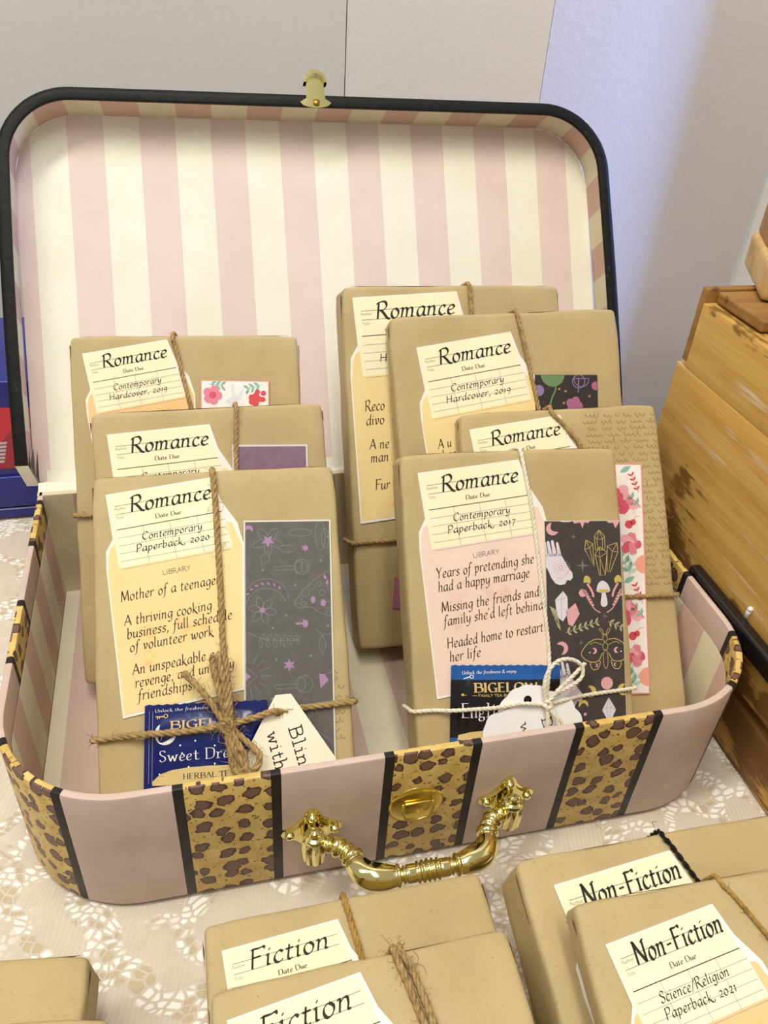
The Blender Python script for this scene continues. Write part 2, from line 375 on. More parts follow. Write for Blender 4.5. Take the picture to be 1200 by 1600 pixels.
def write(mb, txt, x, z, h, width=None, ang=0.0, y=0.0, m=0, weight=0.11, nib=True, slant=0.14, serif=False, seg=3, gap=0.06):
    """pen lettering in the (x,z) plane, baseline start (x,z), capital height h"""
    tot = sum((SG[c][0] if (serif and c in SG) else G.get(c, G[' '])[0]) + gap for c in txt) * h
    sx = (width / tot) if width else 1.0
    ca, sa = math.cos(ang), math.sin(ang); cx = 0.0
    nb = None
    if nib is True: nb = (math.cos(math.radians(35)) * weight * h, math.sin(math.radians(35)) * weight * h)
    elif nib == 'v': nb = (weight * h, weight * h * 0.25)
    for c in txt:
        wd, st = glyph_strokes(c)
        if serif and c in SG:
            wd = SG[c][0]; st = [(q.startswith('|'), [tuple(float(e) for e in r_.split(',')) for r_ in q.lstrip('|').split()]) for q in SG[c][1]]
        elif serif and c.isalpha():
            extra = []
            for ln, pts in st:
                if ln and abs(pts[0][0] - pts[-1][0]) < 0.1 and len(pts) == 2 and abs(pts[0][1] - pts[1][1]) > .3:
                    for q in pts: extra.append((True, [(q[0] - .11, q[1]), (q[0] + .11, q[1])]))
                elif (not ln) and c in 'bdhklnmpriu' and len(pts) > 2:
                    q = pts[-1] if abs(pts[-1][1]) < .1 else pts[0]
                    if abs(q[1]) < .1: extra.append((True, [(q[0] - .1, 0), (q[0] + .12, 0)]))
            st = st + extra
        for ln, pts in st:
            P = pts if ln else catmull(pts, seg)
            if ln and nb is not None and len(P) == 2:
                P = [P[0], ((P[0][0] + P[1][0]) / 2, (P[0][1] + P[1][1]) / 2), P[1]]
            Q = []
            for (a, b) in P:
                lx = (cx + (a + slant * b) * sx) * h; lz = b * h
                Q.append((x + lx * ca - lz * sa, z + lx * sa + lz * ca))
            mb.line(Q, weight * h, y, m, nib=(nb[0] * ca - nb[1] * sa, nb[0] * sa + nb[1] * ca) if nb else None, mn=weight * h * 0.32)
        cx += (wd + gap) * sx

# ------------------------------------------------------------------ twine
def rope(mb, pts, r, strands=3, pitch=None, m=0, fuzz=0, rnd=None, sub=4):
    """twisted rope along a smooth path"""
    P = [Vector(p) for p in catmull([tuple(p) for p in pts], sub)]
    pitch = pitch or r * 7; step = pitch / 7.0
    Q = [P[0]]; acc = 0
    for i in range(1, len(P)):
        d = (P[i] - P[i - 1]); L = d.length
        if L < 1e-6: continue
        k = max(1, int(round(L / step)))
        for j in range(1, k + 1): Q.append(P[i - 1] + d * (j / k))
    up = None; tot = 0; fr = []
    for i, p in enumerate(Q):
        t = (Q[min(i + 1, len(Q) - 1)] - Q[max(i - 1, 0)]).normalized()
        if up is None: up = t.orthogonal().normalized()
        up = (up - t * up.dot(t)).normalized(); sd = t.cross(up)
        if i: tot += (Q[i] - Q[i - 1]).length
        fr.append((p, up.copy(), sd, tot))
    for s in range(strands):
        pp = []
        for p, u, sd, d in fr:
            a = 2 * PI * (d / pitch + s / strands); pp.append(p + (u * math.cos(a) + sd * math.sin(a)) * r * 0.5)
        mb.tube(pp, r * 0.56, 5, m)
    rnd = rnd or random
    for i in range(fuzz):
        p, u, sd, d = rnd.choice(fr); a = rnd.uniform(0, 2 * PI); dr = u * math.cos(a) + sd * math.sin(a)
        t = sd.cross(u) * rnd.uniform(-1, 1); L = rnd.uniform(.2, .75)
        q = [p + dr * r * .6, p + (dr * .5 + t * .5) * L + dr * r, p + (dr * .5 + t) * L + dr * r + Vector((rnd.uniform(-.1, .1), rnd.uniform(-.1, .1), rnd.uniform(-.15, .1)))]
        mb.tube(catmull([tuple(v) for v in q], 3), 0.012, 3, m, cap=False)

# ------------------------------------------------------------------ the room
def plaster(name, hx, sc=90, st=0.35):
    t = NT(name, 0.75, 0, 0.25); co = t.co(); a = lin(hx)
    t.col(t.ramp(t.noise(co, 6, 4), [(0.3, tuple(c * 0.96 for c in a[:3])), (0.7, a)]))
    h = t.math('ADD', t.noise(co, sc, 4, 0.6), t.math('MULTIPLY', t.noise(co, sc * 4, 2), 0.3)); t.bump(h, st, 0.002); return t.mat
W_GREY = plaster('wall_paint_warm_grey', '#D9D8D8', 90, .15); W_OFF = plaster('wall_paint_off_white', '#E4E0DF', 90, .18)
W_LILAC = plaster('wall_paint_pale_greige', '#D9D3D4', 120, 0.22); W_TRIM = plaster('trim_paint_white', '#F3F0EA')
def wall(name, pts, mat, z0=-75, z1=170, th=4, parent=None):
    """upright wall along plan points; thickness goes away from the camera"""
    mb = MB(); n = len(pts)
    for (x, y) in pts: mb.v += [(x, y, z0), (x, y, z1)]
    for (x, y) in pts: mb.v += [(x + .5, y + th, z0), (x + .5, y + th, z1)]
    for i in range(n - 1):
        a = 2 * i; b = a + 2; c = 2 * n + a; d = c + 2
        mb.face([a, b, b + 1, a + 1]); mb.face([d, c, c + 1, d + 1]); mb.face([a + 1, b + 1, d + 1, c + 1])
    mb.face([0, 1, 2 * n + 1, 2 * n]); mb.face([2 * n - 2, 4 * n - 2, 4 * n - 1, 2 * n - 1])
    return setp(mb.build(name, mat, smooth=False), kind='structure')
wall('wall_back', [(-130, 79), (9.4, 75.0)], W_GREY)
wall('wall_middle', [(9.5, 75.0), (24.3, 55.0)], W_OFF)
wall('wall_right', [(24.35, 55.0), (51.3, 55.0)], W_LILAC)
wall('trim_1', [(51.2, 50.9), (58.0, 50.4), (58.1, 56)], W_TRIM)
wall('wall_light_blocker', [(100.0, 27.5), (100.1, -110)], W_OFF)        # unseen wall, added to keep the blue light off lid and books
mb = MB(); mb.box((-130, -120, -77), (130, 85, -75)); setp(mb.build('floor', papery('floor_carpet', '#8C8478')), kind='structure')

# table and lace cloth
WOODT = papery('dark_table_wood', '#6B4E33')
tb = empty('table', loc=(0, 0, -75)); setp(tb, 'long table hidden under the cream lace cloth', 'table')
mb = MB(); mb.box((-88, -58, 71.7), (58, 41, 74.6)); mb.build('table_top', WOODT, tb)
for x in (-84, 50):
    for y in (-54, 36): mb = MB(); mb.box((x, y, 0), (x + 4, y + 4, 71.7)); mb.build('leg', WOODT, tb)
def lace():
    t = NT('cream_lace', 0.8, 0, 0.3); co = t.co()
    nv = t.n('ShaderNodeTexNoise'); nv.inputs['Scale'].default_value = 30; nv.inputs['Detail'].default_value = 1; t.l(co, nv.inputs['Vector'])
    v = t.n('ShaderNodeVectorMath', operation='MULTIPLY_ADD'); v.inputs[1].default_value = (0.022, 0.022, 0); t.l(nv.outputs['Color'], v.inputs[0]); t.l(co, v.inputs[2])
    st = t.n('ShaderNodeMapping'); st.inputs['Scale'].default_value = (1.0, 1.55, 1); st.inputs['Rotation'].default_value = (0, 0, 0.45); t.l(v.outputs[0], st.inputs[0])
    vo = t.n('ShaderNodeTexVoronoi', feature='DISTANCE_TO_EDGE', voronoi_dimensions='2D'); vo.inputs['Scale'].default_value = 175; vo.inputs['Randomness'].default_value = 0.8; t.l(st.outputs[0], vo.inputs['Vector'])
    cell = t.ramp(vo.outputs['Distance'], [(0.10, (0, 0, 0)), (0.20, (1, 1, 1))])
    n1 = t.noise(co, 17, 1, 0.3); band = t.math('ABSOLUTE', t.math('SUBTRACT', n1, 0.5))
    m1 = t.ramp(band, [(0.032, (1, 1, 1)), (0.045, (0, 0, 0))])
    vf = t.n('ShaderNodeTexVoronoi', voronoi_dimensions='2D'); vf.inputs['Scale'].default_value = 24; t.l(co, vf.inputs['Vector'])
    m2 = t.ramp(t.math('ABSOLUTE', t.math('SUBTRACT', vf.outputs['Distance'], 0.34)), [(0.07, (1, 1, 1)), (0.1, (0, 0, 0))])
    gate = t.ramp(t.noise(co, 9, 1), [(0.47, (0, 0, 0)), (0.53, (1, 1, 1))])
    msk = t.math('MULTIPLY', t.math('MAXIMUM', m1, t.math('MULTIPLY', m2, gate)), cell)
    wv = t.n('ShaderNodeTexWave', wave_type='BANDS', bands_direction='X'); wv.inputs['Scale'].default_value = 120; wv.inputs['Distortion'].default_value = 6; wv.inputs['Detail'].default_value = 3; wv.inputs['Detail Scale'].default_value = 0.5
    t.l(t.co(rot=(0, 0, 0.25)), wv.inputs['Vector'])
    wk = t.n('ShaderNodeTexWave', wave_type='BANDS', bands_direction='Y'); wk.inputs['Scale'].default_value = 260; wk.inputs['Distortion'].default_value = 7; wk.inputs['Detail'].default_value = 3; t.l(co, wk.inputs['Vector'])
    rib = t.math('MULTIPLY', wv.outputs['Fac'], t.ramp(t.noise(co, 14, 2), [(0.4, (0.15, 0.15, 0.15)), (0.6, (1, 1, 1))]))
    base = t.ramp(t.noise(co, 40, 5, 0.7), [(0.3, lin('#CFC3B2')), (0.7, lin('#DDD2C4'))])
    base = t.mix(t.math('MULTIPLY', rib, 0.30), base, lin('#EDE4D8'))
    base = t.mix(t.math('MULTIPLY', wk.outputs['Fac'], 0.18), base, lin('#EDE5DA'))
    wn = t.n('ShaderNodeTexVoronoi', voronoi_dimensions='2D'); wn.inputs['Scale'].default_value = 175; wn.inputs['Randomness'].default_value = 0.8; t.l(st.outputs[0], wn.inputs['Vector'])
    sc = t.n('ShaderNodeSeparateColor'); t.l(wn.outputs['Color'], sc.inputs[0])
    hole = t.mix(t.ramp(sc.outputs[1], [(0.70, (0, 0, 0)), (0.75, (1, 1, 1))]), lin('#FFFDF6'), lin('#CDBD9F'))
    t.col(t.mix(msk, base, hole))
    h = t.math('SUBTRACT', t.math('ADD', t.math('MULTIPLY', rib, 0.25), t.math('MULTIPLY', wk.outputs['Fac'], 0.12)), t.math('MULTIPLY', msk, 0.5))
    t.bump(h, 0.6, 0.0010); return t.mat
LACE = lace()
mb = MB(); nx, ny = 150, 110; x0, x1, y0, y1 = -90, 60, -60, 42
for j in range(ny + 1):
    for i in range(nx + 1):
        x = x0 + (x1 - x0) * i / nx; y = y0 + (y1 - y0) * j / ny
        z = -0.16 + 0.16 * noise.noise(Vector((x * .12, y * .12, 3))) 
        mb.v.append((x, y, min(z, 0)))
for j in range(ny):
    for i in range(nx):
        a = j * (nx + 1) + i; mb.face([a, a + 1, a + nx + 2, a + nx + 1])
for (xa, ya, xb, yb) in ((x0, y0, x1, y0), (x1, y0, x1, y1), (x1, y1, x0, y1), (x0, y1, x0, y0)):      # hanging sides
    n = 40; b = len(mb.v); ln = math.hypot(xb - xa, yb - ya); nx_, ny_ = (yb - ya) / ln, -(xb - xa) / ln
    for i in range(n + 1):
        x = xa + (xb - xa) * i / n; y = ya + (yb - ya) * i / n; k = .8 * math.sin(i * 1.3)
        mb.v += [(x, y, -.1), (x + nx_ * k * .5, y + ny_ * k * .5, -12), (x + nx_ * k, y + ny_ * k, -28)]
    for i in range(n):
        for q in (0, 1): mb.face([b + 3 * i + q + 1, b + 3 * i + 4 + q, b + 3 * i + 3 + q, b + 3 * i + q])
cloth = mb.build('tablecloth', LACE, smooth=True)
setp(cloth, 'cream lace tablecloth with openwork flowers spread over the whole table', 'tablecloth')

# ------------------------------------------------------------------ the suitcase
HW, DD, HH, RR = 21.0, 25.95, 9.23, 6.5
L1 = HW - RR; ARC = RR * PI / 2; SM = L1 + ARC + DD - RR
def per(s, off=0.0):
    """perimeter point for arc length s from the front middle, moved inwards by off"""
    sg = 1 if s >= 0 else -1; a = abs(s)
    if a <= L1: return (sg * a, off)
    if a <= L1 + ARC:
        c = (a - L1) / RR; r = RR - off; return (sg * (L1 + r * math.sin(c)), RR - r * math.cos(c))
    return (sg * (HW - off), min(RR + a - L1 - ARC, DD))
def band(s):
    r = abs((s - 0.34 + 5.125) % 10.25 - 5.125)
    return 0 if r < 2.05 else (1 if r < 2.55 else 2)
def stops(extra, lo, hi):
    b = {lo, hi}
    for k in range(-8, 9):
        for d in extra: 
            q = 0.34 + 10.25 * k + d
            if lo < q < hi: b.add(round(q, 4))
    return b
case = empty('suitcase'); setp(case, 'open pink and leopard print cardboard suitcase holding wrapped books', 'suitcase')
TH = 0.42
bs = stops((-2.55, -2.05, 2.05, 2.55), -SM, SM)
for sg in (1, -1):
    for i in range(0, 17): bs.add(round(sg * (L1 + ARC * i / 16), 4))
bs = sorted(bs)
mb = MB(); zs = [0.0, 0.25, HH * .33, HH * .66, HH - .15, HH]
prof = [(.12, 0.0), (0, .2), (0, 3), (0, 6), (0, HH - .14), (.05, HH - .03), (.14, HH), (TH - .12, HH), (TH - .03, HH - .04), (TH, HH - .16), (TH, HH - 1.9)]
for i in range(len(bs) - 1):
    s0, s1 = bs[i], bs[i + 1]; mt = band((s0 + s1) / 2)
    for k in range(len(prof) - 1):
        (o0, z0), (o1, z1) = prof[k], prof[k + 1]; b = len(mb.v)
        P = [per(s0, o0) + (z0,), per(s1, o0) + (z0,), per(s1, o1) + (z1,), per(s0, o1) + (z1,)]
        mb.v += P
        v0 = z0 if k < 6 else HH + (HH - z0) + .3; v1 = z1 if k < 6 else HH + (HH - z1) + .3
        mb.face([b, b + 1, b + 2, b + 3], mt, [(s0, v0), (s1, v0), (s1, v1), (s0, v1)])
for k in range(1): pass
# back wall
for xa, xb in [(-HW + i * 6, -HW + (i + 1) * 6) for i in range(7)]:
    b = len(mb.v); mb.v += [(xa, DD, 0), (xb, DD, 0), (xb, DD, HH), (xa, DD, HH), (xb, DD - TH, HH), (xa, DD - TH, HH)]
    mb.face([b + 1, b, b + 3, b + 2], 2, [(xb, 0), (xa, 0), (xa, HH), (xb, HH)]); mb.face([b + 3, b + 5, b + 4, b + 2], 3, [(0, 0)] * 4)
shell = mb.build('shell', [LEO, BLKX, PINKX, LCREAMD], case)
me = shell.data
import bmesh
def weld(o, d=0.0002, ang=40):
    bm = bmesh.new(); bm.from_mesh(o.data); bmesh.ops.remove_doubles(bm, verts=bm.verts, dist=d * 0.1)
    bm.to_mesh(o.data); bm.free()
    for p in o.data.polygons: p.use_smooth = True
    o.data.set_sharp_from_angle(angle=math.radians(ang))
weld(shell)
# inside lining: upright stripes
LS = 2.63
def lin_band(s): return int(math.floor((s + 0.9) / LS)) % 2
mb = MB(); ls = {-SM, SM}
for k in range(-20, 21):
    q = k * LS - 0.9
    if -SM < q < SM: ls.add(round(q, 4))
for sg in (1, -1):
    for i in range(0, 13): ls.add(round(sg * (L1 + ARC * i / 12), 4))
ls = sorted(ls)
for i in range(len(ls) - 1):
    s0, s1 = ls[i], ls[i + 1]; b = len(mb.v); mt = lin_band((s0 + s1) / 2)
    mb.v += [per(s0, TH + .02) + (HH - 1.86,), per(s1, TH + .02) + (HH - 1.86,), per(s1, TH + .07) + (HH - 1.92,), per(s0, TH + .07) + (HH - 1.92,), per(s1, TH + .07) + (.3,), per(s0, TH + .07) + (.3,)]
    mb.face([b, b + 1, b + 2, b + 3], mt); mb.face([b + 3, b + 2, b + 4, b + 5], mt)
xs = [-HW + TH] + [-18.7 + LS * k for k in range(0, 16) if -18.7 + LS * k < HW - TH] + [HW - TH]
for i in range(len(xs) - 1):
    b = len(mb.v); y = DD - TH - .05
    mb.v += [(xs[i], y, .3), (xs[i + 1], y, .3), (xs[i + 1], y, HH), (xs[i], y, HH)]; mb.face([b, b + 1, b + 2, b + 3], (i + 1) % 2)
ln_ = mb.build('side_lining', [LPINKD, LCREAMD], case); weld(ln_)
# bottom panel, striped, inside the rounded outline
mb = MB(); sx = [-HW + TH + .1]; q = -19.5
while q < HW - TH: sx.append(q); q += LS
sx.append(HW - TH - .1)
def yfront(x):
    a = abs(x) - L1
    if a <= 0: return TH
    r = RR - TH; a = min(a, r); return RR - math.sqrt(max(r * r - a * a, 0))
for i in range(len(sx) - 1):
    n = 4
    for k in range(n):
        xa = sx[i] + (sx[i + 1] - sx[i]) * k / n; xb = sx[i] + (sx[i + 1] - sx[i]) * (k + 1) / n
        b = len(mb.v); mb.v += [(xa, yfront(xa), .4), (xb, yfront(xb), .4), (xb, DD - TH, .4), (xa, DD - TH, .4), (xa, yfront(xa), .1), (xb, yfront(xb), .1), (xb, DD - TH, .1), (xa, DD - TH, .1)]
        mb.face([b, b + 1, b + 2, b + 3], (i + 1) % 2); mb.face([b + 7, b + 6, b + 5, b + 4], 0)
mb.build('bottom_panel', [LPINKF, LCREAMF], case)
# latch plate with ring
lp = MB()
LX, LZ = -.28, 4.95
lp.lathe([(.01, -.16), (1.0, -.15), (1.35, -.10), (1.5, -.03), (1.5, 0.0)], 36, 'y', (0, 0, 0))
lp.v = [(x * 1.0, y, z * 0.98) for x, y, z in lp.v]
lpo = lp.build('latch_plate', GOLDP, case, smooth=True); lpo.location = Vector((LX, -.01, LZ)) * S
b_ = MB(); b_.rbox((-.72, -.34, -.42), (.72, -.14, .55), .09)
b_.tube([(-.8, -.3, .6), (-.86, -.44, .1), (-.66, -.5, -.5), (0, -.52, -.62), (.66, -.5, -.5), (.86, -.44, .1), (.8, -.3, .6)], .07, 8)
b_.build('ring', GOLDP, lpo, smooth=True)
# carrying handle
hd = empty('handle'); hd.parent = case
def mount(px, pz):
    mb = MB(); m0 = empty('handle_mount'); 
    pts = []
    for k in range(48):
        c = 2 * PI * k / 48; r = 1.12 + .26 * math.cos(4 * c) + .06 * math.cos(8 * c); pts.append((px + r * math.cos(c) * 1.0, pz + r * math.sin(c) * 1.15))
    mb.sheet(pts, -.12, 0.0); mb.sheet([(px + (x - px) * .82, pz + (z - pz) * .82) for x, z in pts], -.22, -.11)
    for k in range(4):
        c = PI / 2 * k; mb.lathe([(.02, -.42), (.16, -.38), (.22, -.28), (.22, -.1)], 10, 'y', (px + 1.05 * math.cos(c), 0, pz + 1.15 * math.sin(c)))
    # fluted upright barrel
    base = len(mb.v); N = 48; prof = [(.03, 1.2), (.2, 1.16), (.3, 1.02), (.3, .88), (.44, .84), (.5, .72), (.5, .6), (.44, .52), (.5, .42), (.52, -.1), (.5, -.85), (.5, -.95), (.4, -1.02), (.42, -1.12), (.34, -1.25), (.16, -1.36), (.02, -1.38)]
    for (r, h) in prof:
        for k in range(N):
            c = 2 * PI * k / N; rr = r * (1 + .13 * math.cos(8 * c)) if .45 > h > -.9 else r
            mb.v.append((px + rr * math.cos(c), -.85 + rr * math.sin(c), pz + h - .1))
    for i in range(len(prof) - 1):
        for k in range(N): mb.face([base + i * N + k, base + (i + 1) * N + k, base + (i + 1) * N + (k + 1) % N, base + i * N + (k + 1) % N])
    mb.v = [(px + (x - px) * 1.12, y * 1.1, pz + (z - pz) * 1.08) for x, y, z in mb.v]
    bpy.data.objects.remove(m0); o_ = mb.build('handle_mount', GOLD, hd, smooth=True); o_.data.set_sharp_from_angle(angle=math.radians(38)); return o_
MZ = 4.35
mount(-5.85, MZ); mount(4.85, MZ)
path = [(-5.4, -.85, MZ - .35), (-4.9, -1.1, MZ - .1), (-4.45, -1.5, MZ), (-4.15, -1.95, MZ + .05), (-3.95, -2.5, MZ + .02), (-3.5, -3.05, MZ - .05), (-2.7, -3.3, MZ - .05), (-1.8, -3.4, MZ), (-.5, -3.4, MZ),
        (.8, -3.4, MZ), (1.7, -3.3, MZ - .05), (2.5, -3.05, MZ - .05), (2.95, -2.5, MZ + .02), (3.15, -1.95, MZ + .05), (3.45, -1.5, MZ), (3.9, -1.1, MZ - .1), (4.4, -.85, MZ - .35)]
PP = catmull(path, 22); rad = []; N = len(PP); cum = [0]
for i in range(1, N): cum.append(cum[-1] + (Vector(PP[i]) - Vector(PP[i - 1])).length)
T_ = cum[-1]
def hrad(d):
    d = min(d, T_ - d)             # symmetric
    r = .27
    def bulb(c, wd, a): return a * max(0.0, 1 - ((d - c) / wd) ** 2) ** .5 if abs(d - c) < wd else 0
    r = max(r, bulb(.35, .28, .42), bulb(.9, .38, .56), bulb(1.4, .24, .5), bulb(1.85, .34, .6))
    if 2.0 < d < 4.55: r = max(r, .42 + .26 * math.sin(PI * (d - 2.0) / 2.6) ** .6)
    r = max(r, bulb(4.6, .18, .58), bulb(4.9, .12, .46))
    if 5.0 < d < T_ / 2:
        r = max(r, .42 + (0.04 if d < 5.5 else 0)); 
        if d > 5.55: r = max(r, .46 + .08 * math.cos(2 * PI * (d - T_ / 2) / .26) + .05 * (1 - (T_ / 2 - d)))
    return r
mb = MB(); mb.tube(PP, [hrad(c) for c in cum], 18); mb.build('grip_bar', GOLD, hd, smooth=True)

# lid, hinged at the back and leaning back
AL, YW = 0.6276, -0.0421; LW, LL, LR, LD = 22.98, 27.98, 5.2, 3.0
def yr(v): c, s = math.cos(YW), math.sin(YW); return Vector((v[0] * c - v[1] * s, v[0] * s + v[1] * c, v[2]))
ex = yr((1, 0, 0)); et = yr((0, math.sin(AL), math.cos(AL))); ed = yr((0, math.cos(AL), -math.sin(AL)))
LM = Matrix.Identity(4)
for i in range(3): LM[i][0] = ex[i]; LM[i][1] = ed[i]; LM[i][2] = et[i]
LM.translation = Vector((.502, DD + .2, HH)) * S
LP1 = LL - LR - 1.9          # side straight
LARC = LR * PI / 2; LTOP = LW - LR; LSM = LTOP + LARC + (LL - LR)
def lper(s, off=0.0):
    sg = 1 if s >= 0 else -1; a = abs(s)
    bow = 0.0
    if a <= LTOP: return (sg * a, LL - off + 0.0)
    if a <= LTOP + LARC:
        c = (a - LTOP) / LR; r = LR - off; return (sg * (LTOP + r * math.sin(c)), LL - LR + r * math.cos(c))
    z = LL - LR - (a - LTOP - LARC); return (sg * (LW - off + .18 * math.sin(PI * min(1, max(0, z / (LL - LR))))), z)
ss = {-LSM, LSM}
for k in range(-25, 26):
    q = k * LS - .13 + 0.0
    if -LSM < q < LSM: ss.add(round(q, 4))
for sg in (1, -1):
    for i in range(0, 15): ss.add(round(sg * (LTOP + LARC * i / 14), 4))
    for i in range(1, 8): ss.add(round(sg * (LTOP + LARC + (LL - LR) * i / 8), 4))
ss |= {LSM - 1.3, -LSM + 1.3}
ss = sorted(ss)
def cutd(z): return -1.0 if z > 1.31 else (1.3 - max(z, 0)) / 1.3 * LD       # walls are cut off slantwise towards the hinge
def lidwall(prof, mats, mfun, name, parent, off_in=0):
    mb = MB()
    for i in range(len(ss) - 1):
        s0, s1 = ss[i], ss[i + 1]; mt = mfun((s0 + s1) / 2)
        for k in range(len(prof) - 1):
            (o0, d0), (o1, d1) = prof[k], prof[k + 1]; b = len(mb.v); V = []
            for (s, o, d) in ((s0, o0, d0), (s1, o0, d0), (s1, o1, d1), (s0, o1, d1)):
                x, z = lper(s, o); V.append((x, max(d, min(cutd(z), LD)), z))
            mb.v += V; mb.face([b, b + 1, b + 2, b + 3], mt)
    o = mb.build(name, mats, parent, smooth=True); weld(o); return o
lid = lidwall([(.12, LD + .12), (0, LD), (0, 1.5), (0, .3), (-.06, .2), (-.05, .0), (.06, -.10), (.4, -.13), (.74, -.06), (.8, .06), (.8, .2)], [RIM, LCREAM], lambda s: 1 if abs(s) > LSM - 1.3 else 0, 'lid', None)
lid.parent = case; lid.matrix_world = LM
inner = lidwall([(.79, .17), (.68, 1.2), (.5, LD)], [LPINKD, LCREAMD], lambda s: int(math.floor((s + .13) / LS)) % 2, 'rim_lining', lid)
mb = MB(); edges = [-22.5] + [-21.33 + LS * k for k in range(17)] + [22.5]
for i in range(len(edges) - 1):
    n = 3
    for k in range(n):
        xa = edges[i] + (edges[i + 1] - edges[i]) * k / n; xb = edges[i] + (edges[i + 1] - edges[i]) * (k + 1) / n
        def top(x):
            a = abs(x) - LTOP; r = LR - .5
            return LL - .5 if a <= 0 else LL - LR + math.sqrt(max(r * r - min(a, r) ** 2, 0))
        zz = 9
        for j in range(zz):
            za0 = .27 + (top(xa) - .27) * j / zz; za1 = .27 + (top(xa) - .27) * (j + 1) / zz; zb0 = .27 + (top(xb) - .27) * j / zz; zb1 = .27 + (top(xb) - .27) * (j + 1) / zz
            b = len(mb.v); mb.v += [(xa, LD, za0), (xb, LD, zb0), (xb, LD, zb1), (xa, LD, za1)]
            mb.face([b, b + 1, b + 2, b + 3], i % 2)
        b = len(mb.v); mb.v += [(xa, LD + .25, .0), (xb, LD + .25, .0), (xb, LD + .25, top(xb)), (xa, LD + .25, top(xa))]; mb.face([b + 3, b + 2, b + 1, b], 2)
pn = mb.build('lining_panel', [LPINK, LCREAM, PINKX], lid); weld(pn)
mb = MB(); 
LMi = LM.inverted()
mb.v += [tuple(LMi @ (Vector((-20.95, 25.5, 9.2)) * S) / S), tuple(LMi @ (Vector((20.95, 25.5, 9.2)) * S) / S), (20.6, .1, .05), (-21.6, .1, .05), (21.4, LD, .3), (-21.6, LD, .3), (21.4, LD - .04, 1.1), (-21.6, LD - .04, 1.1)]
for f in ([0, 1, 2, 3], [3, 2, 4, 5], [5, 4, 6, 7]): mb.face(f)
mb.build('hinge_strip', LCREAM, lid)
# stray corner of leopard paper at the foot of the left lid wall
mb = MB()
for (z0, z1, d0, d1, mt) in ((1.35, 2.7, .35, 1.75, 0), (.7, 2.7, 1.9, 2.9, 1)):
    b = len(mb.v); x = -LW + .84; mb.v += [(x, d0, z0 - .05), (x, d1, z0 - (d1 - d0) * .55), (x + .02, d1 - .15, z1)]; mb.face([b, b + 1, b + 2], mt, [(0, 0), (1, 0), (0, 1)])
mb.build('paper_patch', [BLKX, INKB], lid)
# clasp at the middle of the lid's top edge
mb = MB(); cx_, cz_ = -.32, 27.45
fl = [(cx_ + 1.15 * math.cos(a), cz_ - .05 + .36 * math.sin(a)) for a in [PI + PI * k / 12 for k in range(13)]] + [(cx_ + .75, cz_ + .2), (cx_ - .75, cz_ + .2)]
mb.sheet(fl, -.24, -.13)
st = [(cx_ - .72, cz_ + .1), (cx_ + .72, cz_ + .1), (cx_ + .68, cz_ + 1.0), (cx_ + .75, cz_ + 1.15), (cx_ + .75, cz_ + 1.75), (cx_ - .75, cz_ + 1.75), (cx_ - .75, cz_ + 1.15), (cx_ - .68, cz_ + 1.0)]
mb.sheet(st, -.26, -.14)
n = 20; prev = None
for k in range(n + 1):        # hood curling forward
    a = PI * k / n; x = cx_ + .86 * math.cos(a); z = cz_ + 1.35 + .95 * math.sin(a)
    b = len(mb.v); xi = cx_ + .66 * math.cos(a); zi = cz_ + 1.35 + .66 * math.sin(a)
    mb.v += [(x, -.62, z - .1), (x, .25, z), (xi, .25, zi), (xi, -.62, zi - .1)]
    if prev is not None:
        for q in range(4): mb.face([prev + q, prev + (q + 1) % 4, b + (q + 1) % 4, b + q])
    prev = b
clasp = mb.build('clasp', GOLD, lid)
mb = MB(); mb.lathe([(.02, -.34), (.2, -.33), (.26, -.28), (.26, -.2)], 14, 'y', (cx_ + .05, 0, cz_ - .1)); mb.build('screw', flat('dull_brass', '#8E7434', .35, 1.0), clasp, smooth=True)

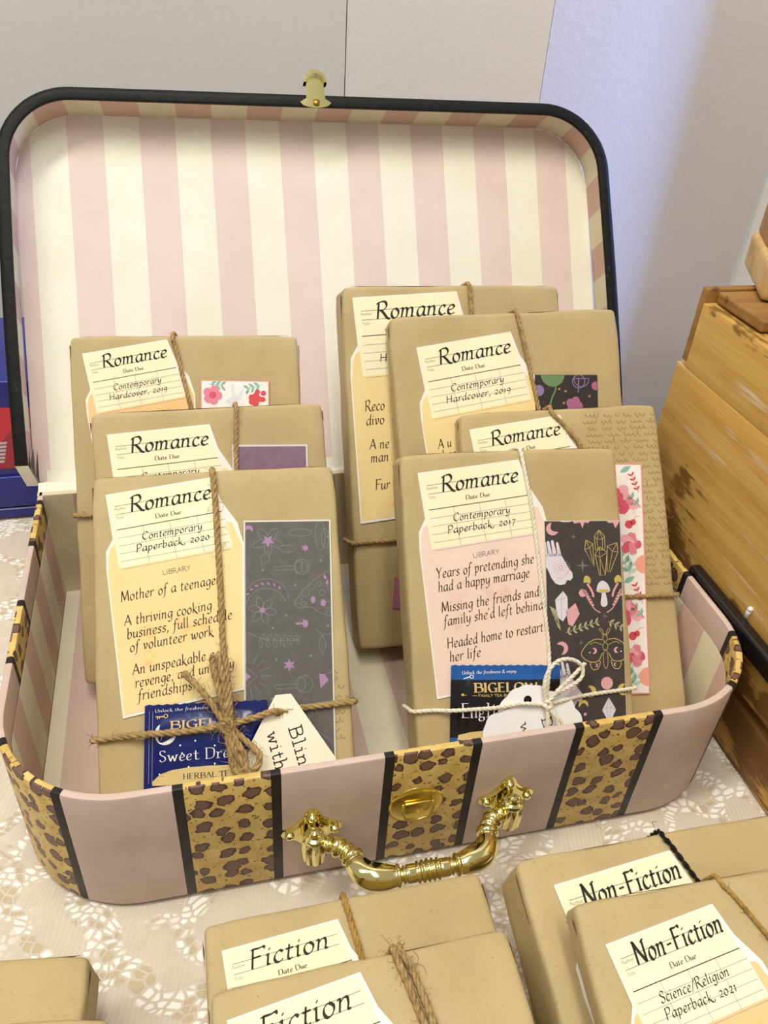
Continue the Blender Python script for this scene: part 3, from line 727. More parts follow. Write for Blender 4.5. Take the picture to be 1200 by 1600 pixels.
# ------------------------------------------------------------------ wrapped books
def bookmat(x, y, z, yaw, lean, rl, *_):
    wx = Vector((math.cos(yaw), math.sin(yaw), 0)); bk = Vector((-math.sin(yaw), math.cos(yaw), 0))
    up = Vector((0, 0, 1)) * math.cos(lean) + bk * math.sin(lean)
    c, s = math.cos(rl), math.sin(rl); a = wx * c + up * s; u = -wx * s + up * c; bkn = u.cross(a)
    m = Matrix.Identity(4)
    for i in range(3): m[i][0] = a[i]; m[i][1] = bkn[i]; m[i][2] = u[i]
    m.translation = Vector((x, y, z)) * S
    return m
BK = {
 'A': (-16.764, 1.573, 2.202, -0.116, 0.819, 0.045, 13.771, 20.558, 2.4),
 'B': (0.698, 1.584, 2.163, -0.02, 0.688, -0.024, 13.644, 20.137, 2.5),
 'C': (5.939, 5.23, 1.768, -0.094, 0.715, 0.036, 13.527, 20.915, 1.5),
 'D': (2.816, 9.715, 1.548, -0.056, 0.612, 0.032, 15.868, 24.995, 1.9),
 'E': (-0.309, 14.169, 2.088, -0.008, 0.559, -0.019, 15.619, 24.695, 2.85),
 'F': (-18.303, 14.072, 2.072, -0.104, 0.594, 0.011, 14.408, 22.206, 2.6),
 'G': (-16.138, 8.285, 1.864, 0.021, 0.664, -0.017, 14.103, 20.449, 1.7),
 'H': (-11.464, -23.927, 2.724, 0.007, 1.434, -0.001, 13.35, 19.589, 2.5),
 'I': (-11.233, -26.552, 5.182, 0.012, 1.374, -0.006, 12.406, 18.001, 1.9),
 'J': (2.15, -26.51, 3.636, -0.012, 1.319, 0.003, 14.985, 21.051, 3.5),
 'K': (2.717, -26.266, 5.807, -0.044, 1.268, 0.016, 10.938, 17.564, 1.5),
 'L': (-28.642, -21.351, 3.101, -0.119, 1.407, -0.009, 10.262, 17.94, 2.9),
 'M': (-27.986, -23.833, 5.216, -0.15, 1.481, -0.004, 10.282, 17.479, 2.0),
}
def book(k, label, group, r=.3):
    b = BK[k]; m = bookmat(*b); W, Hh, T = b[6], b[7], b[8]
    root = empty('wrapped_book', m); setp(root, label, 'wrapped book', group)
    sd = ord(k) * 3.7
    def disp(p):
        u = p.x / W; v = p.z / Hh
        n1 = noise.noise(Vector((p.x * .28 + sd, p.y * .5, p.z * .28))) * .07
        n2 = noise.noise(Vector((p.x * .9, p.y + sd, p.z * .9))) * .025
        sag = -.05 * math.sin(PI * min(max(u, 0), 1)) * math.sin(PI * min(max(v, 0), 1))
        q = Vector(p)
        edge = min(p.x, W - p.x, p.z, Hh - p.z)
        if edge < .8: n1 += noise.noise(Vector((p.x * 1.6 + sd, p.y * 1.6, p.z * 1.6))) * .06
        q.y += (n1 + n2) * (1 if p.y < T / 2 else -1) - sag * (1 if p.y < T / 2 else -1)
        q.x += (noise.noise(Vector((sd, p.y * .9, p.z * .35))) * .07) * (1 if p.x < W / 2 else -1)
        q.z += (noise.noise(Vector((p.x * .3, sd, p.y * .8))) * .08)
        # paper bunches a little at the corners
        cx = min(p.x, W - p.x) + min(p.z, Hh - p.z)
        if cx < 1.6: q.x += (W / 2 - p.x) / W * .12 * (1.6 - cx); q.z += (Hh / 2 - p.z) / Hh * .12 * (1.6 - cx)
        return q
    mb = MB(); mb.rbox((0, 0, 0), (W, T, Hh), r, 0, 3, (disp, (22, 4, 30)))
    mb.build('paper_wrap', KRAFT, root, smooth=True)
    # the folded end flaps of the wrapping on top and at the left side
    mb = MB()
    def q3(*p): b_ = len(mb.v); mb.v += list(p); mb.face(list(range(b_, b_ + len(p))))
    e = Hh + .035
    q3((.45, .45, e), (W - .45, .45, e), (W * .5 + .9, T * .72, e + .05), (W * .5 - .9, T * .72, e + .05))
    for xx in (-.03, W + .03):
        P = [(xx, .4, Hh - .5), (xx, .4, Hh - T * .75), (xx * 1.0 + (.0), T * .8, Hh - .45)]
        q3(*(P if xx > 0 else P[::-1]))
    mb.build('fold_flap', KRAFT, root)
    return root
def twine(root, paths, mat=JUTE, r=.16, name='twine', fuzz=30, strands=3, label=None, seed=1):
    mb = MB(); rnd = random.Random(seed)
    for p in paths: rope(mb, p, r, strands, fuzz=fuzz, rnd=rnd)
    o = mb.build(name, mat, root, smooth=True); setp(o, label)
    return o
def vert(k, u0, v0, u1, v1, r=.16, to=0.0):
    """string round the height of the book: through (u0,v0) and (u1,v1) on the front"""
    W, Hh, T = BK[k][6:9]; sl = (u1 - u0) / (v1 - v0); ut = u0 + sl * (Hh - v0); ub = u0 + sl * (to - v0); d = r
    return [(ut, T * .9, Hh + d + .05), (ut, T * .45, Hh + d + .05), (ut, .15, Hh + d - .02), (ut - .0, -d - .02, Hh - .35), (ut + sl * -1.5, -d, Hh - 1.5), ((ut + ub) / 2 + .12, -d, (Hh + to) / 2), (ub, -d, to + .5)]
def horz(k, v0, v1, u0=None, u1=None, r=.16):
    W, Hh, T = BK[k][6:9]; d = r; P = []
    if u0 is None: P += [(-d - .03, T * .9, v0), (-d - .03, T * .4, v0), (-.05, -d * .6, v0), (.6, -d, v0)]; a = .6
    else: P += [(u0, -d, v0)]; a = u0
    if u1 is None: P += [((a + W) / 2, -d, (v0 + v1) / 2 + .05), (W - .6, -d, v1), (W + .05, -d * .6, v1), (W + d + .03, T * .4, v1), (W + d + .03, T * .9, v1)]
    else: P += [((a + u1) / 2, -d, (v0 + v1) / 2 + .04), (u1, -d, v1)]
    return P
def xf(px, py, O, ang, k):
    c, s = math.cos(ang), math.sin(ang); return (O[0] + (px * c - py * s) * k, O[1] + (px * s + py * c) * k)
def card(root, O, ang, k, pk, head, sub, desc, hw=None, hx=1.15, seed=0, low=1.0):
    """printed library card in its pocket: thing's part with its lettering as sub-part. card frame: x along the top edge, y up (negative is down)"""
    P = lambda pts: [xf(x, y, O, ang, k) for x, y in pts]
    mb = MB()
    mb.sheet(P([(-.06, .07), (6.12, .07), (6.45, -1.5), (7.15, -2.9), (7.32, -4.3), (7.32 - 1.37 * low, -4.3 - 8.25 * low), (-.62 - .28 * low, -4.3 - 8.45 * low), (-.62 - .15 * low, -4.3 - 4.7 * low), (-.62, -4.3), (-.5, -3.3), (-.02, -2.6)]), -.05, .0, 0)
    mb.poly(P([(0, 0), (6.05, 0), (6.6, -4.4), (.08, -4.4)]), -.056, 1)
    mb.poly(P([(-.22, -3.1), (.06, -2.9), (.1, -4.4), (-.5, -4.4), (-.42, -3.6)]), -.057, 2)
    mb.poly(P([(6.5, -2.75), (6.85, -2.85), (7.2, -4.3), (6.65, -4.4)]), -.057, 2)
    mb.poly(P([(-.55, -4.36), (.0, -4.36), (7.2, -4.3), (7.2 - 1.34 * low, -4.3 - 8.12 * low), (-.55 - .25 * low, -4.3 - 8.3 * low)]), -.060, 2)
    c = mb.build('label_card', [CARDW, CARD, pk], root)
    mb = MB(); y = -.066
    def ln(a, b, w, m): mb.line(P([a, b]), w * k, y, m)
    ln((.35, -.72), (5.9, -.66), .025, 3); ln((.35, -1.22), (5.9, -1.17), .025, 3)
    ln((.28, -2.12), (6.35, -2.08), .04, 1)
    for j in range(5): ln((.25, -2.62 - .46 * j), (6.5, -2.58 - .46 * j), .02, 2)
    for xx in (1.75, 3.3, 4.9): ln((xx, -2.12), (xx + .08, -4.35), .02, 2)
    def tx(s, x, yy, h, w=None, m=0, **kw):
        X, Z = xf(x, yy, O, ang, k); write(mb, s, X, Z, h * k, w * k if w else None, ang, y - .002, m, **kw)
    tx(head, hx, -1.2, .92, hw or 4.8, 0, weight=.17, seg=5)
    tx('Author', .3, -.96, .17, .7, 3, nib='v', weight=.1, slant=0); tx('Title', .35, -1.5, .17, .45, 3, nib='v', weight=.1, slant=0)
    tx('Date Due', 2.55, -1.82, .25, 1.5, 1, nib='v', weight=.17, slant=0)
    for (s, x, yy, w) in sub: tx(s, x, yy, .45, w, 0, weight=.15)
    if desc:
        tx('LIBRARY', 2.45, -5.2, .27, 1.65, 4, nib=False, weight=.12, slant=0)
        for (s, x, yy, w) in desc: tx(s, x, yy, .60, w, 5, weight=.13)
    mb.build('printed_lettering', [INK, INK, RULE, INKG, INKV if pk is POCKP else RED, INKB], c)
    return c

GR1, GR2 = 'wrapped romance books in the suitcase', 'wrapped books in front of the suitcase'
bA = book('A', 'brown paper wrapped paperback at front left of suitcase, twine bow and blue tea sachet', GR1)
bB = book('B', 'brown paper wrapped book with pink pocket card and white string bow', GR1)
bC = book('C', 'brown wrapped book with faint handwriting print on its right side', GR1)
bD = book('D', 'wide brown wrapped hardcover with dark botanical bookmark showing above the script printed one', GR1)
bE = book('E', 'tallest brown wrapped book at the very back of the right stack', GR1)
bF = book('F', 'brown wrapped hardcover at back of left stack with white floral bookmark', GR1)
bG = book('G', 'brown wrapped book in middle of left stack with plain purple bookmark', GR1)
bH = book('H', 'brown wrapped Fiction book lying just below the gold handle', GR2)
bI = book('I', 'brown wrapped Fiction book nearest the camera with doubled thick twine', GR2)
bJ = book('J', 'thick brown wrapped Non-Fiction book tied with black cord', GR2)
bK = book('K', 'brown wrapped Non-Fiction book with science and religion card, lying on the black corded one', GR2)
bL = book('L', 'plain brown wrapped book at the lower left corner, the rear one', GR2)
bM = book('M', 'plain brown wrapped book at the lower left corner, the front lower edge one', GR2)

CT = lambda a, b: [('Contemporary', 1.6, -2.95, 3.5), (a, 1.15, -3.62, b)]
card(bA, (.84, 19.41), .117, .965, POCKY, 'Romance', CT('Paperback, 2020', 4.3),
     [('Mother of a teenager', -.1, -6.3, 5.7), ('A thriving cooking', -.1, -7.7, 5.0), ('business, full schedule', -.05, -8.45, 6.0), ('of volunteer work', -.0, -9.2, 4.75),
      ('An unspeakable act,', -.05, -10.5, 5.3), ('revenge, and unlikely', .0, -11.22, 5.6), ('friendships.', .05, -11.95, 3.2)])
card(bB, (1.07, 18.93), .09, 1.02, POCKP, 'Romance', CT('Paperback, 2017', 4.2),
     [('Years of pretending she', .1, -6.05, 6.0), ('had a happy marriage', .1, -6.82, 5.6), ('Missing the friends and', .1, -8.0, 6.0), ("family she'd left behind", .12, -8.78, 6.1),
      ('Headed home to restart', .12, -10.05, 5.9), ('her life', .15, -10.82, 1.9)])
card(bC, (.7, 19.75), .108, 1.0, POCKY, 'Romance', CT('Paperback, 2018', 4.2), [])
card(bD, (1.73, 22.89), .115, 1.06, POCKY, 'Romance', CT('Hardcover, 2019', 4.3), [('A u', .1, -6.3, .9), ('has', .25, -7.0, .9)])
card(bE, (.77, 23.8), .054, 1.18, POCKY, 'Romance', CT('Hardcover, 2018', 4.3), [('Reco', -.0, -6.35, 1.2), ('divo', .0, -7.15, 1.1), ('A ne', .05, -8.55, 1.2), ('man', .05, -9.3, 1.1), ('Fur', .15, -10.9, .9)])
card(bF, (.87, 21.04), .163, .86, POCKO, 'Romance', CT('Hardcover, 2019', 4.3), [])
card(bG, (.98, 19.04), .05, .98, POCKY, 'Romance', CT('Paperback, 2018', 4.2), [])
card(bH, (.84, 18.26), .065, .86, POCKY, 'Fiction', [], [], hw=4.3)
card(bI, (.69, 16.82), .12, .866, POCKY, 'Fiction', [], [], hw=4.3)
card(bJ, (1.5, 19.65), .09, .97, POCKY, 'Non-Fiction', [], [], hw=5.2, hx=.95, low=.2)
card(bK, (.94, 15.87), .145, .815, POCKO, 'Non-Fiction', [('Science/Religion', 1.35, -2.95, 3.9), ('Paperback, 2021', 1.25, -3.62, 4.0)], [], hw=5.1, hx=1.0)

twine(bF, [vert('F', 6.43, 22.2, 7.33, 17.68), horz('F', 10.9, 10.6)], r=.15, fuzz=40, seed=2)
twine(bG, [vert('G', 8.64, 20.4, 8.32, 16.74), horz('G', 9.5, 9.6)], r=.15, fuzz=40, seed=3)
twine(bE, [vert('E', 8.91, 24.6, 8.93, 22.85), horz('E', 7.45, 7.45)], r=.16, fuzz=30, seed=4)
twine(bD, [vert('D', 8.7, 24.9, 9.62, 18.44), horz('D', 10.6, 10.6)], r=.15, fuzz=30, seed=5)
twine(bC, [vert('C', 6.3, 20.8, 7.95, 18.24)[:5] + [(8.0, -.15, 17.6), (7.6, -.15, 11), (7.2, -.15, .5)], horz('C', 8.6, 8.25)], r=.15, fuzz=40, seed=6)
twine(bH, [vert('H', 6.5, 20.0, 6.82, 16.77)], JUTED, r=.15, fuzz=10, seed=7)
tp = vert('I', 7.5, 17.9, 7.97, 15.3); tp2 = [(x + .3 + .08 * math.sin(i * 2), y - (.06 if i > 2 else 0), z) for i, (x, y, z) in enumerate(tp)]
twine(bI, [tp, tp2], r=.16, fuzz=130, seed=8, label='thick frayed double jute twine')
twine(bJ, [vert('J', 7.37, 20.9, 7.97, 19.01)], BLKSTR, r=.12, name='cord', fuzz=14, strands=2, seed=9, label='black cord')
twine(bK, [vert('K', 6.65, 17.46, 7.7, 15.04, r=.1)], JUTED, r=.10, fuzz=16, seed=10)
twine(bL, [vert('L', 3, 17.5, 3, 12)], r=.14, fuzz=10, seed=12); twine(bM, [vert('M', 3, 17, 3, 12)], r=.14, fuzz=10, seed=13)

# front left book: twine with knot, bow loops and tails
kx, kz = 6.95, 6.3
A1 = [(6.7, 2.2, 20.7), (6.7, 1.2, 20.72), (6.72, .2, 20.66), (6.8, -.22, 20.1), (6.88, -.2, 17), (6.9, -.2, 13.2), (6.9, -.22, 9.6), (6.95, -.6, 7.4), (kx, -.75, kz)]
A2 = [(-.22, 2.0, 6.0), (-.22, 1.0, 6.05), (-.1, -.1, 6.1), (1.2, -.22, 6.15), (2.6, -.62, 6.2), (4.6, -.72, 6.15), (kx, -.78, kz), (8.2, -.85, 6.5), (9.35, -.95, 6.78), (9.62, -.85, 6.72), (9.9, -.55, 6.72), (11.2, -.3, 6.8), (13.3, -.2, 6.85), (13.9, .0, 6.85), (14.02, 1.0, 6.85), (14.0, 2.0, 6.85)]
A3 = [(kx, -.9, kz), (6.75, -1.1, 7.6), (6.45, -1.15, 9.0), (6.35, -1.1, 9.75), (6.55, -1.1, 9.95), (6.72, -1.1, 9.6), (6.95, -1.1, 8.2), (kx + .1, -.95, kz)]
A3b = [(kx + .2, -.9, kz + .1), (7.15, -1.0, 7.6), (7.05, -.95, 9.2), (6.98, -.9, 10.2)]
A4 = [(kx - .1, -1.0, kz), (6.2, -1.1, 7.5), (5.4, -1.05, 8.6), (4.75, -.95, 9.25)]
A5 = [(kx, -1.0, kz), (7.0, -1.2, 5.4), (7.35, -1.3, 4.3), (7.75, -1.3, 3.8), (8.4, -1.3, 4.0), (8.6, -1.25, 4.6), (8.3, -1.2, 5.0), (7.6, -1.1, 5.7), (kx + .1, -1.0, kz)]
A6 = [(kx + .1, -.95, kz), (7.4, -1.35, 5.5), (7.85, -1.4, 4.6), (7.7, -1.4, 3.9), (7.3, -1.3, 3.9), (7.1, -1.3, 4.6), (7.0, -1.1, 5.5)]
A7 = [(kx + .02, -1.1, kz), (7.3, -1.4, 5.0), (7.9, -1.45, 4.0), (8.05, -1.4, 3.2), (8.1, -1.35, 2.8)]
KN = [(kx - .35, -.9, kz - .1), (kx - .1, -1.2, kz + .28), (kx + .25, -1.2, kz + .1), (kx + .25, -1.1, kz - .25), (kx - .05, -1.25, kz - .3), (kx - .3, -1.15, kz - .05), (kx, -1.3, kz + .1)]
twine(bA, [A1, A2, A3, A3b, A4, A5, A6, A7, KN], r=.19, fuzz=42, seed=20, label='rough jute twine tied in a bow')
# front right book: white cotton string and bow
bx, bz = 7.6, 5.15
B1 = [(7.35, 2.4, 20.3), (7.35, 1.2, 20.32), (7.4, .15, 20.26), (7.45, -.15, 19.7), (7.85, -.15, 16.4), (8.15, -.15, 11.5), (8.3, -.16, 8.0), (7.95, -.5, 6.2), (bx, -.7, bz)]
B2 = [(-.18, 2.2, 5.3), (-.18, 1.0, 5.33), (-.08, -.06, 5.34), (1.2, -.16, 5.3), (2.2, -.5, 5.25), (4.6, -.66, 5.2), (5.9, -.75, 5.3), (6.35, -.85, 5.3), (bx, -.8, bz), (9.0, -.6, 5.25), (10.4, -.2, 5.3), (13.2, -.15, 5.4), (13.75, -.02, 5.4), (13.86, 1, 5.4), (13.86, 2.4, 5.4)]
B3 = [(bx, -.85, bz), (7.45, -1.1, 6.1), (7.7, -1.2, 7.0), (8.35, -1.25, 7.62), (9.2, -1.25, 7.65), (9.85, -1.2, 7.2), (9.8, -1.15, 6.55), (9.1, -1.1, 6.1), (8.2, -1.0, 5.75), (bx + .1, -.9, bz + .1)]
B4 = [(bx + .1, -.95, bz + .1), (8.3, -1.05, 5.9), (9.2, -1.1, 6.6), (9.9, -1.05, 7.15), (10.15, -1.0, 7.3)]
B5 = [(bx, -.95, bz), (7.55, -1.1, 4.5), (7.5, -1.1, 3.8), (7.6, -1.05, 3.0)]
B6 = [(bx, -.95, bz), (7.9, -1.15, 4.6), (8.4, -1.1, 4.0), (8.7, -1.05, 3.3)]
B6b = [(bx, -.95, bz), (8.0, -1.12, 4.5), (8.2, -1.1, 3.9), (8.45, -1.05, 3.2)]
KB = [(bx - .2, -.9, bz - .1), (bx, -1.15, bz + .22), (bx + .22, -1.1, bz), (bx, -1.15, bz - .22), (bx - .15, -1.1, bz)]
twine(bB, [B1, B2, B3, B4, B5, B6, B6b, KB], COTTON, r=.125, name='string', fuzz=0, seed=21, label='white cotton string tied in a bow')

# faint brown handwriting printed on the wrapping of the book C
SCR = flat('faint_brown_script', '#8A7046', 0.8)
mb = MB(); rnd = random.Random(5)
def scrawl(mb, x0, x1, z0, rnd, sl=0.0, h=.16):
    x = x0
    while x < x1:
        wl = rnd.uniform(.4, 1.3); P = []; n = int(wl / .055)
        for i in range(n):
            a = i * 1.15 + rnd.uniform(-.3, .3); amp = h * (.5 if rnd.random() < .82 else 1.3)
            P.append((x + i * .055 + .03 * math.cos(a), z0 + sl * (x - x0) + amp * math.sin(a)))
        if len(P) > 2: mb.line(P, .02, -.012, 0)
        x += wl + rnd.uniform(.12, .25)
for i in range(27): scrawl(mb, 8.3 + rnd.uniform(-.15, .3), 13.05, 20.3 - i * .43, rnd, -.02)
def drape(mb, k):     # follow the wrapping's surface
    W, Hh, T = BK[k][6:9]; sd = ord(k) * 3.7; out = []
    for (x, y, z) in mb.v:
        n = noise.noise(Vector((x * .28 + sd, 0, z * .28))) * .07 + noise.noise(Vector((x * .9, sd, z * .9))) * .025 + .05 * math.sin(PI * x / W) * math.sin(PI * z / Hh)
        out.append((x, y + n - .02, z))
    mb.v = out
drape(mb, 'C'); mb.build('handwriting_print', SCR, bC)
mb = MB()
for i in range(9): scrawl(mb, 12.35 + rnd.uniform(-.1, .1), 13.2, 8.6 - i * .45, rnd, .02)
drape(mb, 'A'); mb.build('handwriting_print', SCR, bA)

# ------------------------------------------------------------------ bookmarks
def strip(k, name, label, u, v, W, Hh, ang, mats, backing=0, y=-.02, border=.09, draw=None, group='bookmarks tied to the wrapped books'):
    m = bookmat(*BK[k]) @ Matrix.Translation(Vector((u, y, v)) * S) @ Matrix.Rotation(-ang, 4, 'Y')
    root = empty(name, m); setp(root, label, 'bookmark', group)
    mb = MB(); mb.sheet([(0, -Hh), (W, -Hh), (W, 0), (0, 0)], -.06, -.0, 0); mb.build('edge_border', mats[0], root)
    mb = MB(); b = border; mb.sheet([(b, -Hh + b), (W - b, -Hh + b), (W - b, -b), (b, -b)], -.068, -.058, 0); mb.build('printed_face', mats[1], root)
    if draw:
        mb = MB(); draw(mb); 
        # keep the print inside the face
        mb.v = [(min(max(x, b), W - b), yy, min(max(z, -Hh + b), -b)) for x, yy, z in mb.v]
        mb.build('printed_motifs', mats[2:], root)
    return root
def cpts(cx, cy, r, n=16, a0=0, a1=2 * PI, ry=None): return [(cx + r * math.cos(a0 + (a1 - a0) * i / n), cy + (ry or r) * math.sin(a0 + (a1 - a0) * i / n)) for i in range(n + 1)]
def star(cx, cy, r, n=5, inner=.45, a=PI / 2): return [(cx + (r if i % 2 == 0 else r * inner) * math.cos(a + PI * i / n), cy + (r if i % 2 == 0 else r * inner) * math.sin(a + PI * i / n)) for i in range(2 * n)]
def moonp(cx, cy, r, d, rot=0):
    P = [(cx + r * math.cos(a), cy + r * math.sin(a)) for a in [rot + PI * .35 + (2 * PI - .7 * PI) * i / 16 for i in range(17)]]
    a, b = Vector(P[-1]), Vector(P[0]); 
    for i in range(1, 8):
        t = i / 8; q = a.lerp(b, t); c = Vector((cx, cy)); dd = Vector((math.cos(rot), math.sin(rot))); q = q - dd * d * math.sin(PI * t); P.append((q.x, q.y))
    return P
def leafp(x, y, L, w, a):
    c, s = math.cos(a), math.sin(a); Q = [(0, 0), (.3, .8), (.6, .9), (1, 0), (.6, -.9), (.3, -.8)]
    return [(x + (p * L) * c - (q * w / 2) * s, y + (p * L) * s + (q * w / 2) * c) for p, q in Q]
def closed(P): return list(P) + [P[0]]

# dark grey line-drawing bookmark on the front left book
DG = papery('dark_grey_print', '#656361', '#5C5A58', .5, 200, .1); MAU = flat('mauve_print', '#A684A8', .6); GLN = flat('grey_line_print', '#85848C', .6)
def dA(mb):
    Z = lambda x, y: ((x - 50) / 104.4, -(y - 70) / 105.5); y0 = -.072
    L = lambda pts, w=.028, m=1: mb.line([Z(*p) for p in pts], w, y0, m); F = lambda pts, m=0: mb.poly([Z(*p) for p in pts], y0 - .002, m)
    def flower(cx, cy, r, n, a0=0):
        for i in range(n):
            a = a0 + 2 * PI * i / n; c, s = math.cos(a), math.sin(a)
            P = [(0, 0), (.35, .22), (.7, .2), (1, 0), (.7, -.2), (.35, -.22), (0, 0)]
            L(catmull([(cx + r * (p * c - q * s), cy + r * (p * s + q * c)) for p, q in P], 3))
    F(star(193, 198, 42)); F(star(415, 243, 26, 6)); F(star(310, 937, 38, 6)); F(moonp(78, 126, 27, 14, PI / 2)); F(closed(cpts(158, 612, 16, 12))[:-2])
    flower(193, 198, 95, 5, .3); flower(158, 612, 85, 6, .2); L(leafp(250, 240, 115, 50, .1) + [(250, 240)]); L(leafp(195, 262, 90, 55, 2.0) + [(195, 262)])
    L(cpts(180, 560, 135, 18, PI * 1.02, PI * 1.97)); L(cpts(180, 600, 118, 18, PI * 1.08, PI * 1.9)); 
    for i in range(7):
        a = PI * (1.2 + .09 * i); F(leafp(180 + 118 * math.cos(a), 580 + 118 * math.sin(a), 26, 12, a - .9))
    L(closed(cpts(385, 148, 68, 18, ry=22))); L(closed(cpts(505, 170, 30, 14, ry=90)));L(closed(cpts(535, 185, 22, 12, ry=60)))
    L([(230, 355), (340, 350), (340, 372), (232, 374), (230, 355)]); L(closed(cpts(392, 358, 46, 14))); L(closed(cpts(375, 358, 22, 10, ry=38))); L(closed(cpts(405, 360, 20, 10, ry=30)))
    L(catmull([(345, 575), (380, 520), (450, 450), (520, 400), (568, 385)], 4)); L(catmull([(345, 575), (370, 605), (440, 600), (500, 640), (568, 660)], 4))
    for (x, y, r) in ((410, 515, 24), (450, 480, 18), (490, 462, 14), (372, 560, 20), (400, 580, 16), (510, 515, 18), (545, 590, 22), (545, 640, 16), (555, 480, 14)): L(closed(cpts(x, y, r, 10)))
    F(cpts(455, 557, 14, 12, ry=22)[:-1]); F(cpts(515, 577, 16, 12, ry=22)[:-1]); F(leafp(535, 440, 40, 18, -1.9)); F(leafp(535, 470, 34, 16, -1.2))
    F([(352, 690), (392, 690), (395, 672), (420, 680), (428, 700), (412, 722), (394, 716), (392, 702), (352, 704)])
    L(catmull([(75, 740), (130, 770), (220, 790), (370, 795)], 4))
    for i in range(6):
        x = 145 + 38 * i; L(leafp(x, 783, 42, 20, -1.0 + .15 * i) + [(x, 783)]); L(leafp(x, 785, 50, 22, 1.5 - .15 * i) + [(x, 785)])
    L([(125, 995), (65, 945), (5 + 45, 990), (65, 1050), (125, 995)]); F([(90, 995), (62, 970), (50, 990), (50, 1005), (62, 1020)])
    for a in (-1.6, -1.1, -.75, -.35, 0, .5, .9, 1.3, 1.6): L([(65 + 78 * math.cos(a), 995 + 78 * math.sin(a)), (65 + 135 * math.cos(a), 995 + 135 * math.sin(a))])
    L([(225, 1050), (350, 1046), (350, 1070), (232, 1072), (225, 1050)]); L(closed(cpts(395, 1050, 50, 14))); L(closed(cpts(380, 1050, 24, 10, ry=40)))
    F([(483, 992), (515, 998), (538, 1032), (508, 1060), (488, 1078)]); L([(515, 998), (560, 985)]); L(leafp(505, 770, 115, 45, 1.55) + [(505, 770)]); L([(470, 730), (505, 770), (568, 760)])
    for (x, y) in ((163, 373), (352, 467), (298, 645), (218, 717), (540, 715), (435, 888), (237, 902), (210, 1126), (425, 1170), (505, 322), (550, 178), (560, 145)): F(cpts(x, y, 7, 8)[:-1], 1)
    L([(485, 1200), (485, 1155), (570, 1150)]); L(catmull([(300, 1330), (420, 1300), (520, 1360), (568, 1420)], 4)); L(catmull([(350, 1400), (450, 1420), (520, 1500)], 4))
strip('A', 'bookmark', 'laminated dark grey bookmark with faint line drawings and mauve stars', 8.38, 17.5, 4.98, 14.2, -.05, [flat('laminate_edge', '#D9D6CC', .3), DG, MAU, GLN], draw=dA, y=-.03)

